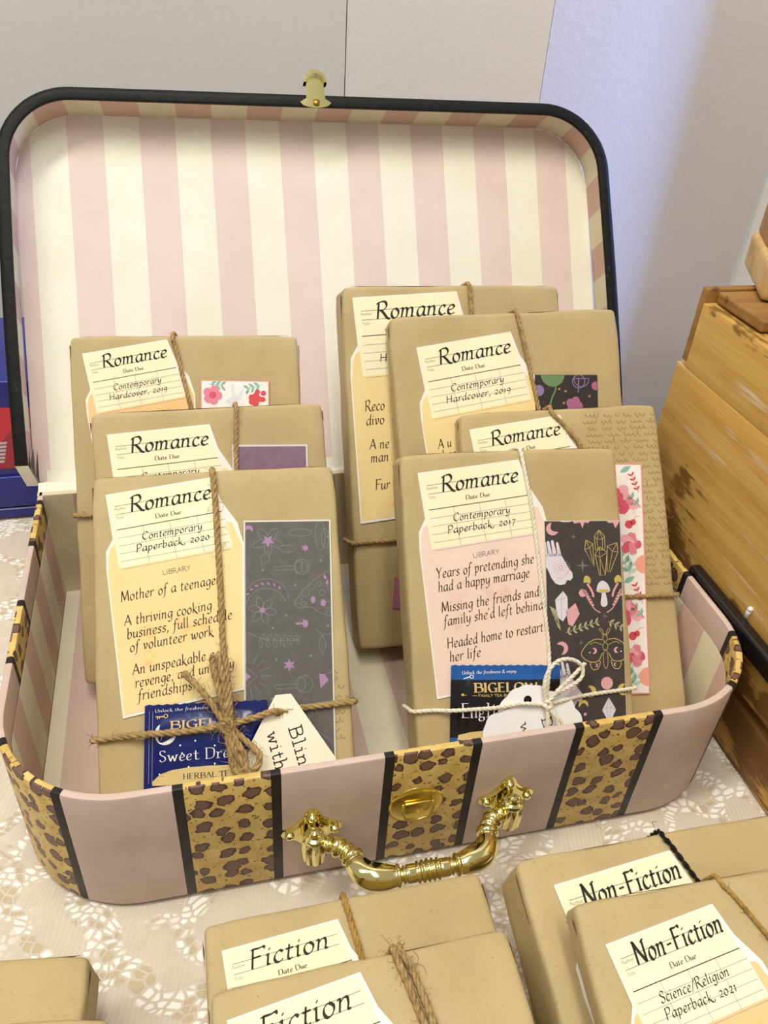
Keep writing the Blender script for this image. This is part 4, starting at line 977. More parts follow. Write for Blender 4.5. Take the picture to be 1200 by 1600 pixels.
# dark mystical bookmark on the front right book
DK = papery('charcoal_print', '#4A4444', '#423D3D', .5, 120, .1)
CB = [flat('pale_edge', '#CFC8BA', .5), DK, flat('rose_print', '#DFA6AC', .6), flat('gold_print', '#C9B566', .5), flat('pale_lilac_print', '#DCD8E6', .6), flat('grey_star_print', '#77767C', .6), flat('sage_print', '#B4AC84', .6), flat('dark_print', '#463F40', .6)]
def dB(mb):
    Z = lambda x, y: ((x - 38) / 103.5, -(y - 142) / 107.5); y0 = -.072
    L = lambda pts, w=.035, m=1: mb.line([Z(*p) for p in pts], w, y0 - .004, m); F = lambda pts, m=0, dy=0.0: mb.poly([Z(*p) for p in pts], y0 - dy, m)
    F(moonp(92, 195, 42, 30, -.6)); F(moonp(130, 960, 42, 34, PI - .4)); 
    def sparkle(x, y, r, m=3): F([(x, y - r), (x + r * .15, y - r * .15), (x + r, y), (x + r * .15, y + r * .15), (x, y + r), (x - r * .15, y + r * .15), (x - r, y), (x - r * .15, y - r * .15)], m)
    sparkle(230, 248, 22); sparkle(285, 435, 46); sparkle(258, 930, 22); sparkle(425, 765, 22)
    # hand with eye
    def hand(ox, oy, full=True):
        H = [(38, 440), (38, 400), (44, 370), (50, 370)]
        fing = [((45, 372), (38, 285), 12), ((75, 375), (60, 280), 13), ((103, 372), (88, 275), 13), ((135, 372), (120, 288), 12)]
        for (a, b, r) in fing:
            P = [(a[0] - r, a[1]), (b[0] - r * .7, b[1]), (b[0], b[1] - 10), (b[0] + r * .7, b[1]), (a[0] + r, a[1])]; F([(x + ox, y + oy) for x, y in P], 2)
        if full:
            palm = [(33, 365), (60, 355), (140, 355), (165, 400), (185, 440), (215, 480), (218, 510), (200, 530), (180, 525), (165, 552), (130, 558), (100, 545), (75, 510), (55, 460), (38, 440)]
            F([(x + ox, y + oy) for x, y in palm], 2)
            eye = [(100, 445), (125, 422), (155, 420), (178, 440), (155, 465), (125, 470)]; L([(x + ox, y + oy) for x, y in closed(eye)], .03, 0)
            F(cpts(140 + ox, 445 + oy, 14, 12)[:-1], 0, .006); F(cpts(140 + ox, 445 + oy, 7, 8)[:-1], 2, .008)
            for i in range(9):
                a = -PI + PI * i / 8; L([(140 + 45 * math.cos(a) + ox, 440 + 32 * math.sin(a) + oy), (140 + 62 * math.cos(a) + ox, 440 + 46 * math.sin(a) + oy)], .022, 0)
                L([(140 + 45 * math.cos(a) + ox, 450 - 32 * math.sin(a) + oy), (140 + 56 * math.cos(a) + ox, 450 - 42 * math.sin(a) + oy)], .018, 0)
            for (x, y) in ((60, 320), (85, 325), (112, 325), (130, 335)):
                for j in range(3): F(cpts(x + ox + j * 2, y + oy + j * 16, 4, 6)[:-1], 0, .006)
            for i in range(4): F([(x, y) for x, y in leafp(190 - i * 8 + ox, 470 + i * 12 + oy, 18, 7, -1.2 - .1 * i)], 0, .006); F(leafp(110 + i * 10 + ox, 520 + oy, 16, 6, -1.6 + .2 * i), 0, .006)
    hand(0, 0); hand(42, 775)
    # gold crystals
    def gem(P, inner):
        L(closed(P), .04, 1)
        for q in inner: L(q, .03, 1)
    gem([(402, 205), (438, 245), (440, 320), (432, 335), (375, 335), (370, 245)], [[(370, 245), (388, 265), (425, 265), (438, 245)], [(402, 205), (388, 265)], [(402, 205), (425, 265)], [(388, 265), (390, 330)], [(425, 265), (422, 325)]])
    gem([(312, 270), (358, 295), (362, 440), (302, 330)], [[(302, 330), (335, 322), (358, 295)], [(312, 270), (335, 322)], [(335, 322), (362, 440)]])
    gem([(522, 290), (526, 350), (470, 480), (448, 475), (455, 310)], [[(455, 310), (490, 345), (526, 350)], [(522, 290), (490, 345)], [(490, 345), (460, 475)]])
    gem([(402, 315), (452, 350), (436, 498), (398, 500), (370, 365)], [[(370, 365), (402, 385), (452, 350)], [(402, 315), (402, 385)], [(402, 385), (405, 498)], [(402, 385), (436, 498)]])
    # mushrooms
    F(catmull([(372, 600), (385, 555), (415, 535), (448, 555), (465, 600), (440, 612), (395, 612), (372, 600)], 3)[:-1], 2); F([(378, 592), (462, 592), (445, 610), (395, 610)], 1, .003); F(catmull([(410, 612), (398, 680), (410, 702), (432, 702), (445, 680), (432, 612), (410, 612)], 3)[:-1], 2)
    for sx, cx0 in ((1, 312), (-1, 520)):
        X = lambda x: cx0 + sx * (x - 312)
        F([(X(x), y) for x, y in catmull([(288, 548), (292, 512), (312, 500), (335, 520), (332, 552), (312, 545), (288, 548)], 3)[:-1]], 1); L([(X(x), y) for x, y in catmull([(312, 552), (330, 580), (345, 610), (352, 640)], 4)], .13, 0)
        for i in range(6): F([(X(x), y) for x, y in [(268 + i * 14, 585 + i * 20), (300 + i * 10, 592 + i * 18), (310 + i * 9, 604 + i * 18), (282 + i * 13, 605 + i * 19)]], 0)
        F([(X(x), y) for x, y in cpts(280, 612, 26, 12)[:-1]], 0); L([(X(x), y) for x, y in catmull([(300, 625), (330, 680), (360, 720), (395, 742)], 4)], .06, 0)
    # pale crystals, sprigs
    F([(150, 595), (178, 635), (178, 735), (145, 790), (105, 760), (96, 650)], 2); F([(230, 675), (255, 745), (205, 825), (178, 810), (165, 725)], 0)
    for q in ([(150, 595), (135, 650), (135, 770)], [(96, 650), (135, 650), (178, 635)]): L(q, .015, 3)
    for q in ([(230, 675), (205, 735), (205, 820)], [(165, 725), (205, 735), (255, 745)]): L(q, .015, 2)
    for i in range(5): F(leafp(128 - i * 4, 850 - i * 28, 95 - i * 5, 18, -1.95 - .12 * i), 4)
    def sprig(x0, y0, x1, y1, n):
        L([(x0, y0), (x1, y1)], .03, 4); a = math.atan2(y1 - y0, x1 - x0)
        for i in range(n):
            t = (i + .3) / n; x = x0 + (x1 - x0) * t; y = y0 + (y1 - y0) * t; F(leafp(x, y, 40, 16, a - .8), 4); F(leafp(x, y, 36, 15, a + .9), 4)
    sprig(160, 862, 385, 798, 6); sprig(445, 800, 548, 845, 3)
    # moth
    c = 420
    for sx in (1, -1):
        X = lambda P: [(c + sx * (x - c), y) for x, y in P]
        L(X(catmull([(440, 915), (490, 912), (545, 945), (582, 1000), (560, 1035), (520, 1055), (470, 1050), (440, 1000)], 4)), .045, 1); L(X(catmull([(455, 1050), (470, 1095), (505, 1105), (522, 1080), (520, 1055)], 4)), .045, 1); L(X(catmull([(440, 950), (490, 930), (520, 945)], 4)), .03, 1)
        F(X(moonp(497, 985, 20, 14, 0)), 0); F(X(cpts(525, 995, 5, 8)[:-1]), 2); F(X(moonp(485, 1078, 12, 8, 0)), 0); L(X(catmull([(424, 890), (440, 850), (456, 845), (450, 862), (428, 892)], 3)), .03, 1)
        for i in range(5): F(X(cpts(448 + i * 5, 1010 + i * 14, 2.5, 6)[:-1]), 1)
    F(cpts(c, 905, 16, 12, ry=24)[:-1], 5, .002); L(closed(cpts(c, 905, 16, 12, ry=24)), .03, 1); L(closed(cpts(c, 960, 17, 12, ry=26)), .03, 1); L(closed(cpts(c, 1040, 16, 14, ry=62)), .03, 1)
    F(cpts(423, 1195, 40, 24)[:-1], 0)
    F(moonp(312, 1243, 38, 26, PI), 1); F(moonp(532, 1240, 38, 26, 0), 1); F(moonp(262, 1325, 32, 26, PI / 2), 1)
    F([(432, 1285), (478, 1365), (432, 1455), (385, 1365)], 2)
    for q in ([(385, 1365), (415, 1352), (445, 1352), (478, 1365)], [(432, 1285), (415, 1352), (432, 1455)], [(432, 1285), (445, 1352), (432, 1455)]): L(q, .015, 3)
    for (x, y) in ((272, 1385), (285, 1440), (310, 1482), (350, 1508), (522, 1500), (560, 1450)): F(cpts(x, y, 10, 10)[:-1], 0)
    F(cpts(432, 1520, 60, 16, PI, 2 * PI)[:], 1)
    for x in (225, 345): pass
    F([(225, 142), (345, 142), (330, 160), (305, 155), (292, 195), (278, 155), (240, 162)], 0); F([(140, 142), (225, 142), (200, 152), (160, 152)], 2); F([(455, 142), (550, 142), (535, 165), (515, 195), (500, 158), (470, 160)], 0)
strip('B', 'bookmark', 'dark bookmark with pale hand, gold crystals, mushrooms and moth', 8.6, 15.82, 4.95, 13.4, -.045, CB, draw=dB, border=.04)

# floral bookmarks
FW = papery('white_floral_ground', '#F7F2F0', '#F2ECEB', .6, 60, .05)
FM = [flat('pink_edge', '#E89A92', .6), FW, flat('watercolour_rose', '#E38A9E', .7), flat('watercolour_deep_rose', '#D65E78', .7), flat('watercolour_red', '#D9515A', .7), flat('watercolour_teal', '#8DBDAE', .7), flat('watercolour_blush', '#F2A894', .7), flat('watercolour_mist', '#DDE2E6', .7), flat('watercolour_light_rose', '#EFB0BD', .7), flat('watercolour_pale_teal', '#BCD8CE', .7)]
def blossom(mb, x, z, r, m0=0, m1=1, y=-.072, seed=0):
    rn = random.Random(seed)
    for i in range(5):
        a = 2 * PI * i / 5 + rn.uniform(-.2, .2); cx, cz = x + r * .55 * math.cos(a), z + r * .55 * math.sin(a)
        mb.poly([(cx + r * .48 * math.cos(b) * rn.uniform(.9, 1.1), cz + r * .48 * math.sin(b)) for b in [2 * PI * j / 10 for j in range(10)]], y - .001 * i, m0)
    mb.poly([(x + r * .38 * math.cos(b), z + r * .38 * math.sin(b)) for b in [2 * PI * j / 10 for j in range(10)]], y - .007, m1)
def sprigf(mb, x, z, L, a, n, m, y=-.071, w=.22):
    mb.line([(x, z), (x + L * math.cos(a), z + L * math.sin(a))], .04, y, m)
    for i in range(n):
        t = (i + .6) / n; px, pz = x + L * t * math.cos(a), z + L * t * math.sin(a)
        for s in (1, -1): mb.poly(leafp(px, pz, w * 2.2, w, a + s * .8), y - .001, m)
def petals(mb, x, z, r, ms, y=-.072, seed=0, n=6):
    rn = random.Random(seed)
    for ring, (k, q) in enumerate(((1.0, .62), (.62, .5), (.3, .42))):
        for i in range(n - ring):
            a = 2 * PI * i / (n - ring) + ring * .5 + rn.uniform(-.15, .15); cx, cz = x + r * k * .6 * math.cos(a), z + r * k * .6 * math.sin(a)
            mb.poly([(cx + r * q * .62 * math.cos(b) * rn.uniform(.85, 1.1), cz + r * q * .62 * math.sin(b) * rn.uniform(.85, 1.1)) for b in [2 * PI * j / 9 for j in range(9)]], y - .001 * i - .008 * ring, ms[(i + ring) % len(ms)])
def dC(mb):
    for t, o in enumerate((0, -7.2)):
        petals(mb, 3.35, -2.35 + o, 1.15, (0, 6, 1), seed=1 + t); mb.poly(leafp(3.9, -2.6 + o, 1.1, .8, -.2), -.071, 6)
        petals(mb, 4.15, -5.25 + o, .8, (1, 0, 6), seed=3 + t, n=5)
        mb.poly(cpts(4.1, -4.0 + o, .28, 10)[:-1], -.075, 2); mb.poly(cpts(4.4, -3.85 + o, .2, 10)[:-1], -.075, 2); mb.line(catmull([(4.3, -3.9 + o), (4.6, -3.5 + o), (4.9, -3.5 + o)], 4), .03, -.072, 1)
        sprigf(mb, 4.85, -1.9 + o, 1.3, 1.95, 4, 2, w=.15); sprigf(mb, 4.95, -2.9 + o, 1.0, 2.3, 2, 3, w=.22)
        sprigf(mb, 4.1, -7.3 + o, 1.5, 2.0, 3, 3, w=.32); sprigf(mb, 3.9, -7.4 + o, 1.0, 1.2, 2, 7, w=.3); mb.poly(cpts(5.05, -6.6 + o, .6, 14, PI * .5, PI * 1.5), -.076, 4)
        mb.poly(leafp(3.6, -.6 + o, .9, .4, .5), -.071, 3); mb.poly(leafp(4.4, -6.0 + o, .7, .3, 2.6), -.071, 7)
        for (x, z) in ((4.1, -.95), (4.5, -3.2), (3.9, -6.3)): mb.poly(cpts(x, z + o, .1, 8)[:-1], -.07, 5)
strip('C', 'bookmark', 'long pink edged floral bookmark on the script printed book', 6.9, 17.3, 5.15, 14.9, -.069, FM, draw=dC, y=-.035)
def dF(mb):
    blossom(mb, .75, -.95, .62, 0, 1, seed=4); blossom(mb, 3.45, -1.2, .45, 2, 2, seed=6); mb.poly(cpts(3.6, -.72, .18, 8)[:-1], -.074, 2); mb.poly(cpts(3.98, -.8, .18, 8)[:-1], -.074, 2); mb.poly(cpts(3.95, -1.2, .18, 8)[:-1], -.074, 2)
    sprigf(mb, .5, -.25, .9, -.1, 3, 3, w=.2); sprigf(mb, 3.9, -.25, 1.0, PI + .3, 3, 3, w=.2)
    mb.poly(catmull([(1.9, -.35), (2.1, -.2), (2.15, -.8), (2.35, -.95), (2.75, -.3), (2.6, -1.0), (2.3, -1.5), (1.9, -1.6), (1.55, -1.3), (1.95, -1.0), (1.9, -.35)], 3)[:-1], -.075, 5)
    for (x, z) in ((1.5, -.6), (2.9, -.7), (3.0, -1.1)): mb.poly(cpts(x, z, .1, 8)[:-1], -.072, 5)
strip('F', 'bookmark', 'white bookmark with pink flowers on back left book', 8.06, 19.35, 4.35, 11, -.03, FM, draw=dF, y=-.03, border=.06)
strip('G', 'bookmark', 'plain purple bookmark on middle left book', 8.2, 18.05, 4.7, 11, -.055, [flat('lilac_white_edge', '#DAD2D6', .5), papery('dusty_purple_print', '#8A6E86', '#806479', .6, 150, .1)], border=.12, y=-.03)
def dD(mb):
    mb.poly(cpts(1.25, .05, .85, 16, PI, 2 * PI), -.074, 0); mb.line(catmull([(1.3, -.2), (1.45, -.9), (1.15, -1.6), (.95, -2.4)], 4), .1, -.073, 0)
    mb.poly(cpts(.25, -1.05, .38, 12)[:-1], -.074, 1); mb.line(closed(cpts(3.1, -.45, .45, 12)), .06, -.074, 1); mb.line([(3.1, -.2), (3.05, -1.2)], .07, -.074, 1); mb.line(closed(cpts(3.3, -.25, .55, 12, PI, 2 * PI)), .05, -.074, 1)
    blossom(mb, 2.75, -2.05, .6, 2, 2, seed=3); mb.poly(cpts(4.3, -.75, .3, 10)[:-1], -.074, 2); 
    for (x, z) in ((2.15, -1.1), (3.85, -1.45), (2.0, -1.9), (1.7, -.95)): mb.poly(cpts(x, z, .09, 8)[:-1], -.074, 3)
strip('D', 'bookmark', 'black bookmark with green leaf and purple flowers on wide hardcover', 9.62, 20.75, 4.45, 10.5, -.055, [DK, papery('black_botanical_ground', '#3A3433', '#332E2E', .6, 90, .1), flat('leaf_green_print', '#6E8A5E', .6), flat('violet_flower_print', '#8C7CA6', .6), flat('orchid_print', '#A8678E', .6), flat('ochre_dots', '#A88A3C', .6)], draw=dD, y=-.03, border=.03)
strip('E', 'bookmark', 'pink bookmark edge peeking out low between the two right stacks', 2.75, 4.9, 4.4, 2.2, -.12, [flat('pink_paper_edge', '#B8708F', .6), papery('pink_paper', '#C07C98', '#B57290', .6, 60, .05)], y=-.03)

# ------------------------------------------------------------------ tea sachets
def foil(name, hx):
    t = NT(name, .2, .0, .45); t.col(lin(hx)); co = t.co(); t.b.inputs['Coat Weight'].default_value = .2; t.b.inputs['Coat Roughness'].default_value = .12
    t.bump(t.math('ADD', t.noise(co, 75, 3, .6), t.math('MULTIPLY', t.noise(co, 25, 2), 1.2)), .3, .0012); return t.mat
NAVY = foil('navy_foil', '#101C66'); BLACKF = foil('black_foil', '#141216'); BLUEF = foil('bright_blue_foil', '#1F5AA8'); TAN = foil('tan_foil', '#DCC488'); PWHT = flat('white_foil_print', '#EEEFF2', .35); PGOLD = flat('gold_foil_print', '#D9BE7E', .35)
def sachet(k, label, u, v, ang, W, Hh, zones, y=-.2):
    m = bookmat(*BK[k]) @ Matrix.Translation(Vector((u, y, v)) * S) @ Matrix.Rotation(-ang, 4, 'Y')
    root = empty('tea_sachet', m); setp(root, label, 'tea bag', 'foil tea sachets tied to books')
    mb = MB(); nx, nz = 28, 34; sd = ord(k)
    def bulge(x, z):
        ex_ = min(x, W - x); ez = min(-z, Hh + z); f = min(1, max(0, ex_ - .45) / .9) * min(1, max(0, ez - .55) / .9)
        return -.22 * math.sin(f * PI / 2) + noise.noise(Vector((x * 1.2 + sd, z * 1.2, 1))) * .05 * (0.4 + f)
    for side in (0, 1):
        b = len(mb.v)
        for j in range(nz + 1):
            for i in range(nx + 1):
                x = W * i / nx; z = -Hh * j / nz; zz = z
                if j in (0, nz): zz += .03 * (1 if i % 2 else -1)
                mb.v.append((x, bulge(x, z) if side == 0 else .03, zz))
        for j in range(nz):
            for i in range(nx):
                a = b + j * (nx + 1) + i; q = [a, a + nx + 1, a + nx + 2, a + 1]; z = -Hh * (j + .5) / nz; mt = 0
                for (za, zb, mm) in zones:
                    if za >= z >= zb: mt = mm
                mb.face(q if side == 0 else q[::-1], mt)
    pouch = mb.build('foil_pouch', [zones[0][3] if len(zones[0]) > 3 else NAVY, BLUEF] if False else SM_[k], root, smooth=True)
    return root, pouch, bulge
SM_ = {'A': [NAVY, NAVY], 'B': [BLACKF, BLUEF]}
def on_pouch(mb, bulge): mb.v = [(x, bulge(x, z) + y - .045, z) for x, y, z in mb.v]
def dens(P, n=24):
    out = []
    for i in range(len(P)):
        a, b = P[i], P[(i + 1) % len(P)]; k = max(1, int(math.hypot(b[0] - a[0], b[1] - a[1]) / .25))
        for j in range(k): out.append((a[0] + (b[0] - a[0]) * j / k, a[1] + (b[1] - a[1]) * j / k))
    return out
rs, pouch, bg = sachet('A', 'navy blue herbal tea sachet with white moon under the twine bow', 2.6, 7.68, -.045, 6.55, 6.9, [(0, -9, 0)])
mb = MB(); Z = lambda cx, cy: ((cx - 262) / 78.5, -(cy - 140) / 80)
def fan(mb, P, m, y):   # filled shape as triangle fan so that it follows the bulging foil
    P = dens(P); c = (sum(p[0] for p in P) / len(P), sum(p[1] for p in P) / len(P)); b = len(mb.v); mb.v.append((c[0], y, c[1])); n = len(P)
    rings = 4
    for r in range(1, rings + 1): mb.v += [(c[0] + (p[0] - c[0]) * r / rings, y, c[1] + (p[1] - c[1]) * r / rings) for p in P]
    for i in range(n): mb.face([b, b + 1 + i, b + 1 + (i + 1) % n], m)
    for r in range(rings - 1):
        for i in range(n):
            q = b + 1 + r * n; mb.face([q + i, q + n + i, q + n + (i + 1) % n, q + (i + 1) % n], m)
write(mb, 'Unlock the freshness & enjoy', *Z(305, 172), .17, 4.0, .03, -.005, 0, nib='v', weight=.16, slant=0)
write(mb, 'BIGELOW', *Z(368, 243), .40, 4.1, .02, -.005, 1, nib='v', weight=.26, slant=0, serif=True, seg=4)
write(mb, 'FAMILY TEA BLENDERS', *Z(380, 268), .15, 2.9, .02, -.005, 0, nib=False, weight=.16, slant=0); mb.line([Z(356, 264), Z(376, 263)], .04, -.005, 0)
write(mb, 'Sweet Dreams', *Z(325, 377), .56, 5.2, .02, -.005, 0, nib='v', weight=.12, slant=0, serif=True)
mb.line([Z(308, 190), Z(342, 190)], .06, -.005, 1); mb.line([Z(x, y) for x, y in closed(cpts(350, 188, 8, 10))], .04, -.005, 1); mb.line([Z(316, 190), Z(316, 200)], .05, -.005, 1); mb.line([Z(324, 190), Z(324, 198)], .05, -.005, 1)
mn = [Z(x, y) for x, y in moonp(350, 262, 46, 62, -PI / 3.2)]; mb.poly(mn, -.006, 0)
fan(mb, [Z(297, 458), Z(330, 428), Z(380, 412), Z(450, 404), Z(540, 402), Z(640, 404), Z(700, 408), Z(700, 470), Z(500, 470), Z(297, 474)], 2, -.004)
write(mb, 'HERBAL TEA', *Z(425, 452), .27, 2.75, .02, -.012, 3, nib='v', weight=.18, slant=0, serif=True)
for (x, y) in ((328, 428), (447, 403), (555, 395), (412, 312), (420, 345), (555, 320), (474, 296)): mb.poly([Z(*q) for q in cpts(x, y, 4, 8)[:-1]], -.01, 0)
for i in range(6): mb.line([Z(268 + i * 7, 165), Z(268 + i * 7, 165 + 300)], .008, -.001, 0) if i in (2, 4) else None
on_pouch(mb, bg); mb.build('printed_label', [PWHT, PGOLD, TAN, INK], pouch)
rs, pouch, bg = sachet('B', 'black and blue English tea sachet behind the white scalloped tag', 2.25, 7.78, -.085, 6.7, 7.0, [(0, -.82, 1), (-4.18, -9, 1)])
mb = MB(); Z = lambda cx, cy: ((cx - 313) / 76.5, -(cy - 120) / 81)
write(mb, 'Unlock the freshness & enjoy', *Z(362, 162), .2, 3.3, .03, -.005, 0, nib='v', weight=.16, slant=0)
write(mb, 'BIGELOW', *Z(412, 242), .5, 3.95, .01, -.005, 1, nib='v', weight=.26, slant=0, serif=True, seg=4)
write(mb, 'FAMILY TEA BLENDERS', *Z(433, 263), .14, 2.8, .0, -.005, 1, nib=False, weight=.16, slant=0); mb.line([Z(360, 256), Z(428, 258)], .03, -.005, 1); mb.poly([Z(*q) for q in cpts(365, 255, 6, 8)[:-1]], -.006, 1)
write(mb, 'English', *Z(362, 360), .8, 2.9, .03, -.005, 0, nib='v', weight=.10, slant=0, serif=True)
mb.line([Z(368, 183), Z(398, 172)], .05, -.005, 0); mb.line([Z(x, y) for x, y in closed(cpts(406, 172, 8, 10))], .04, -.005, 0)
fan(mb, [Z(345, 463), Z(350, 440), Z(400, 425), Z(470, 418), Z(600, 415), Z(600, 463)], 2, -.004)
on_pouch(mb, bg); mb.build('printed_label', [PWHT, PGOLD, TAN], pouch)

# ------------------------------------------------------------------ paper tags
TAGC = papery('cream_tag_paper', '#F6F2DE', '#F1ECD4', .6, 40, .05); TAGW = papery('white_tag_paper', '#F4F5F8', '#EFF0F4', .6, 40, .05)
def ring_sheet(mb, out, c, r, y0, y1):
    """plate with a punched hole: strips from the outline to the hole"""
    n = len(out); b = len(mb.v); hole = []
    for (x, z) in out:
        a = math.atan2(z - c[1], x - c[0]); hole.append((c[0] + r * math.cos(a), c[1] + r * math.sin(a)))
    for y in (y0, y1): mb.v += [(x, y, z) for x, z in out] + [(x, y, z) for x, z in hole]
    m = 2 * n
    for i in range(n):
        j = (i + 1) % n
        mb.face([b + i, b + n + i, b + n + j, b + j]); mb.face([b + m + j, b + m + n + j, b + m + n + i, b + m + i]); mb.face([b + i, b + j, b + m + j, b + m + i]); mb.face([b + n + j, b + n + i, b + m + n + i, b + m + n + j])
def tag(k, name, label, out, c, r, mat, y, txt):
    root = empty(name, bookmat(*BK[k]) @ Matrix.Translation(Vector((0, y, 0)) * S)); setp(root, label, 'tag', 'paper tags on the front books')
    mb = MB(); ar = sum(out[i][0] * out[(i + 1) % len(out)][1] - out[(i + 1) % len(out)][0] * out[i][1] for i in range(len(out)))
    if ar < 0: out = out[::-1]
    D = dens(out); ring_sheet(mb, D, c, r, -.05, 0); mb.build('tag_paper', mat, root)
    mb = MB()
    for (s, x, z, h, w, a) in txt: write(mb, s, x, z, h, w, a, -.056, 0, nib=False, weight=.10, slant=0, serif=True)
    mb.build('typed_lettering', INK, root); return root
tag('A', 'gift_tag', 'cream shipping tag with typewriter letters beside the twine bow',
    [(9.6, 7.62), (10.45, 7.62), (12.65, 4.0), (12.65, 3.2), (12.2, -.2), (7.2, -.2), (7.5, 3.2), (8.2, 5.3)], (9.68, 6.7), .22, TAGC, -.55,
    [('Blind', 10.2, 5.8, .7, 2.75, -PI / 2 + .22), ('with', 9.0, 5.65, .7, 2.1, -PI / 2 + .20)])
sc = []
for (x0, z0, x1, z1, bl) in [(3.9, 1.0, 3.9, 3.2, 0), (3.9, 3.2, 3.95, 4.3, .18), (3.95, 4.3, 4.75, 4.85, .22), (4.75, 4.85, 5.35, 5.75, .16), (5.35, 5.75, 6.1, 6.2, .12), (6.1, 6.2, 7.0, 6.25, .1), (7.0, 6.25, 7.9, 5.85, .14), (7.9, 5.85, 8.75, 5.45, .1), (8.75, 5.45, 9.5, 4.7, .22), (9.5, 4.7, 9.85, 3.6, .2), (9.85, 3.6, 9.6, 1.0, 0), ]:
    dx, dz = x1 - x0, z1 - z0; L = math.hypot(dx, dz); n = 5
    for i in range(n):
        t = i / n; o = bl * math.sin(PI * t); sc.append((x0 + dx * t - dz / L * o, z0 + dz * t + dx / L * o))
sc.append((9.6, 1.0))
tag('B', 'gift_tag', 'white scalloped tag under the white string bow', sc, (6.6, 5.45), .25, TAGW, -.55, [('with', 6.0, 4.15, .6, 2.3, -PI / 2 + .2), ('Blind', 7.35, 4.3, .6, 2.8, -PI / 2 + .2)])

# ------------------------------------------------------------------ wooden crates at the right
def wood(name, light, mid, dark, rot=(0, 0, 0), gs=(8, 1, 8), stain=.635, paint=True):
    t = NT(name, .55, 0, .35); co = t.co(scale=gs, rot=rot); co0 = t.co()
    g = t.noise(co, 9, 5, .6); g2 = t.noise(t.co(scale=tuple(3.5 * s for s in gs), rot=rot), 12, 3, .6)
    c = t.ramp(g, [(.3, lin(mid)), (.6, lin(light))]); c = t.mix(t.ramp(g2, [(.56, (0, 0, 0)), (.72, (.6, .6, .6))]), c, lin(mid))
    st = t.noise(t.co(scale=(1, .55, 1)), 11, 5, .62); st = t.math('ADD', st, t.math('MULTIPLY', g2, .12))
    c = t.mix(t.ramp(st, [(stain, (0, 0, 0)), (stain + .025, (.85, .85, .85))]), c, lin(dark))
    if paint:
        pn = t.noise(t.co(scale=tuple(x * 1.6 for x in gs), rot=rot), 7, 4, .6); pm = t.noise(co0, 7, 2)
        pf = t.math('MULTIPLY', t.ramp(pn, [(.60, (0, 0, 0)), (.66, (1, 1, 1))]), t.ramp(pm, [(.52, (0, 0, 0)), (.60, (.75, .75, .75))]))
        c = t.mix(pf, c, lin('#DCD3BC'))
    t.col(c); t.bump(t.math('ADD', g, t.math('MULTIPLY', g2, .6)), .35, .001); return t.mat
WA = wood('stained_pine', '#D6AE62', '#BD8F42', '#75501F', gs=(7, .6, 10)); WAX = wood('weathered_pine_bottom', '#CDA050', '#B08238', '#6B4824', gs=(7, .8, 10), stain=.56)
WD = wood('dark_stained_pine', '#A0763F', '#835C2F', '#54361B', gs=(.8, 7, 10), stain=.7, paint=False); WE = wood('pine_end_grain', '#D6B478', '#B08A4C', '#7A5428', gs=(5, 5, 5), stain=.66, paint=False)
WV = wood('upright_pine', '#B98A48', '#97692F', '#6A4420', gs=(8, 8, .8), stain=.66, paint=False)
def plank(name, root, a, b, mat, bev=.12, seed=0, rough=.05, label=None):
    mb = MB(); rn = random.Random(seed)
    def disp(p): return p + Vector((noise.noise(p * .35 + Vector((seed, 0, 0))), noise.noise(p * .35 + Vector((0, seed, 0))), noise.noise(p * .35 + Vector((0, 0, seed))))) * rough
    mb.rbox(a, b, bev, 0, 2, (disp, (6, 6, 6))); o = mb.build(name, mat, root, smooth=True); setp(o, label); return o
cr = empty('wooden_crate', loc=(22, -12, 0)); setp(cr, 'honey coloured wooden crate standing right beside the suitcase', 'crate')
q = lambda x, y, z: (x - 22, y + 12, z)
plank('board', cr, q(22, -12, .0), q(23.2, 20.0, 3.9), WAX, seed=1, label='bottom board with worn white paint')
plank('board', cr, q(22, -12, 4.75), q(23.3, 19.95, 20.0), WA, seed=2, bev=.04, label='wide stained side board')
plank('board', cr, q(22.0, -12, 20.01), q(23.3, 19.0, 24.4), WA, seed=3, bev=.05)
plank('board', cr, q(22.05, 19.02, 20.3), q(46, 19.65, 25.3), WD, seed=4, label='dark rear top board')
plank('board', cr, q(23.3, 19.0, 0), q(46, 20.0, 9.2), WD, seed=5); plank('board', cr, q(23.3, 19.0, 9.8), q(46, 20.0, 19.4), WD, seed=6)
plank('post', cr, q(23.3, 17.0, 0), q(25.2, 18.95, 24.45), WE, seed=7); plank('post', cr, q(23.3, -11, 0), q(25.2, -9.4, 24.4), WE, seed=8)
plank('board', cr, q(22.75, 14.1, 24.5), q(46, 18.9, 25.2), WD, seed=9, label='dark top slat with knots')
plank('board', cr, q(22.9, 9.8, 24.5), q(46, 12.6, 25.25), WD, seed=10)
plank('board', cr, q(46, -12, 0), q(47.2, 20, 11.5), WA, seed=11); plank('board', cr, q(46, -12, 12), q(47.2, 20, 24.4), WA, seed=12)
plank('board', cr, q(23.3, -12, .2), q(46, 19, 1.2), WD, seed=13); plank('board', cr, q(23.3, -12, .2), q(46, -11, 9), WD, seed=14); plank('board', cr, q(23.3, -12, 9.6), q(46, -11, 18), WD, seed=15)
BB = flat('gloss_black_metal', '#141217', .3, 0, .6)
mb = MB(); mb.rbox(q(21.1, -8, 8.1), q(21.98, 11.2, 9.55), .3, 0, 4); mb.build('metal_band', BB, cr, smooth=True)['label'] = 'glossy black band'
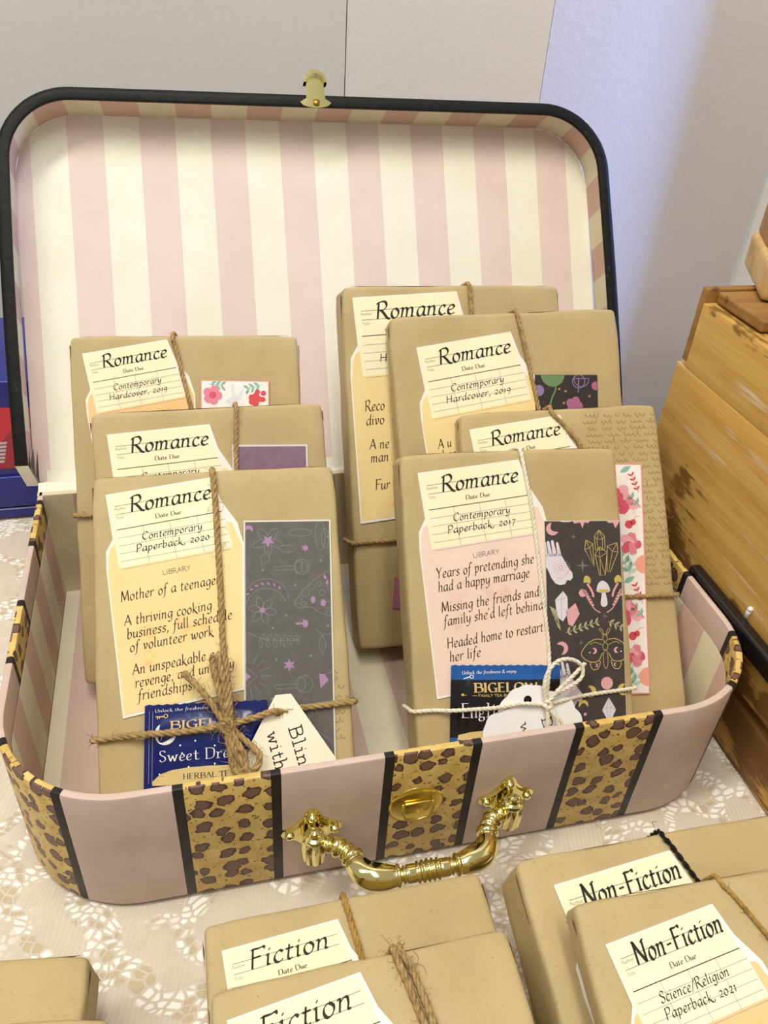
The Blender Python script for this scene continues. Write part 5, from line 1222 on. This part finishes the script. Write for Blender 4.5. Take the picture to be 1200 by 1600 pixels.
mb = MB(); mb.tube([q(22.0, 5.9, 9.2), q(21.95, 5.9, 9.8), q(21.9, 5.8, 10.2)], [.13, .15, .16], 10); mb.lathe([(.02, 0), (.17, .04), (.19, .14), (.12, .26), (.02, .3)], 10, 'z', q(21.9, 5.8, 10.15)); mb.build('peg', flat('white_plastic', '#EDEFEF', .3), cr, smooth=True)['label'] = 'small white plastic peg'
# crate on top, turned
c2 = empty('wooden_crate', Matrix.Translation(Vector((24.3, 16.9, 25.3)) * S) @ Matrix.Rotation(math.radians(-25), 4, 'Z')); setp(c2, 'second wooden crate stacked on top, cut off by the right edge', 'crate')
plank('board', c2, (0.0, .0, .02), (1.5, 7.2, 2.2), WE, seed=21, bev=.3, rough=.12); 
for i in range(2): plank('board', c2, (.3, .15 + i * 3.55, 2.25), (1.4, 3.65 + i * 3.5, 43), WV, seed=22 + i, bev=.15)
plank('board', c2, (1.45, .1, .05), (21, 7.3, 1.2), WV, seed=26)
for i in range(4): plank('board', c2, (1.45 + i * 4.9, .0, 1.3), (6.2 + i * 4.9, 1.0, 43), WV, seed=27 + i)
for i in range(4): plank('board', c2, (1.45 + i * 4.9, 6.3, 1.3), (6.2 + i * 4.9, 7.2, 43), WV, seed=37 + i)

# ------------------------------------------------------------------ blue box behind the suitcase
BLUE = flat('blue_gloss_card', '#1F2680', .3, 0, .5); BLUE2 = flat('deep_blue_card', '#1B2570', .35, 0, .5)
bb = empty('blue_box', loc=(-42, 36.2, 0)); setp(bb, 'blue and red printed box standing behind the left side of the suitcase', 'box')
mb = MB(); mb.rbox((-24, .3, .02), (20.2, 13, 12.6), .25, 0, 3); mb.build('box_body', BLUE, bb, smooth=True)
mb = MB(); mb.rbox((-24.2, 0, 1.1), (20.4, 1.2, 4.1), .2, 0, 3); mb.rbox((-24.1, .1, .02), (20.3, 1.2, 1.0), .15, 0, 2); mb.build('lower_rim', BLUE, bb, smooth=True)
mb = MB(); mb.poly([(-24, 4.8), (20, 4.8), (20, 10.3), (-24, 10.3)], .27, 0); mb.poly(catmull([(10, 4.85), (12, 5.5), (15.2, 6.2), (17.5, 8.0), (18.6, 10.2), (14, 10.2), (10, 9)], 4), .262, 1)
for i in range(6): mb.poly([(12, 5.4 + i * .34), (16.7 + .1 * i, 5.4 + i * .34), (16.8 + .1 * i, 5.62 + i * .34), (12, 5.62 + i * .34)], .256, 2)
mb.line([(-24, 1.0), (20.2, 1.0)], .14, -.02, 3)
mb.build('printed_picture', [flat('red_print', '#A32339', .35, 0, .5), flat('bright_red_print', '#D22B45', .35, 0, .5), flat('pale_print', '#C9BFCB', .5), flat('pale_blue_line', '#8E97B8', .4)], bb)
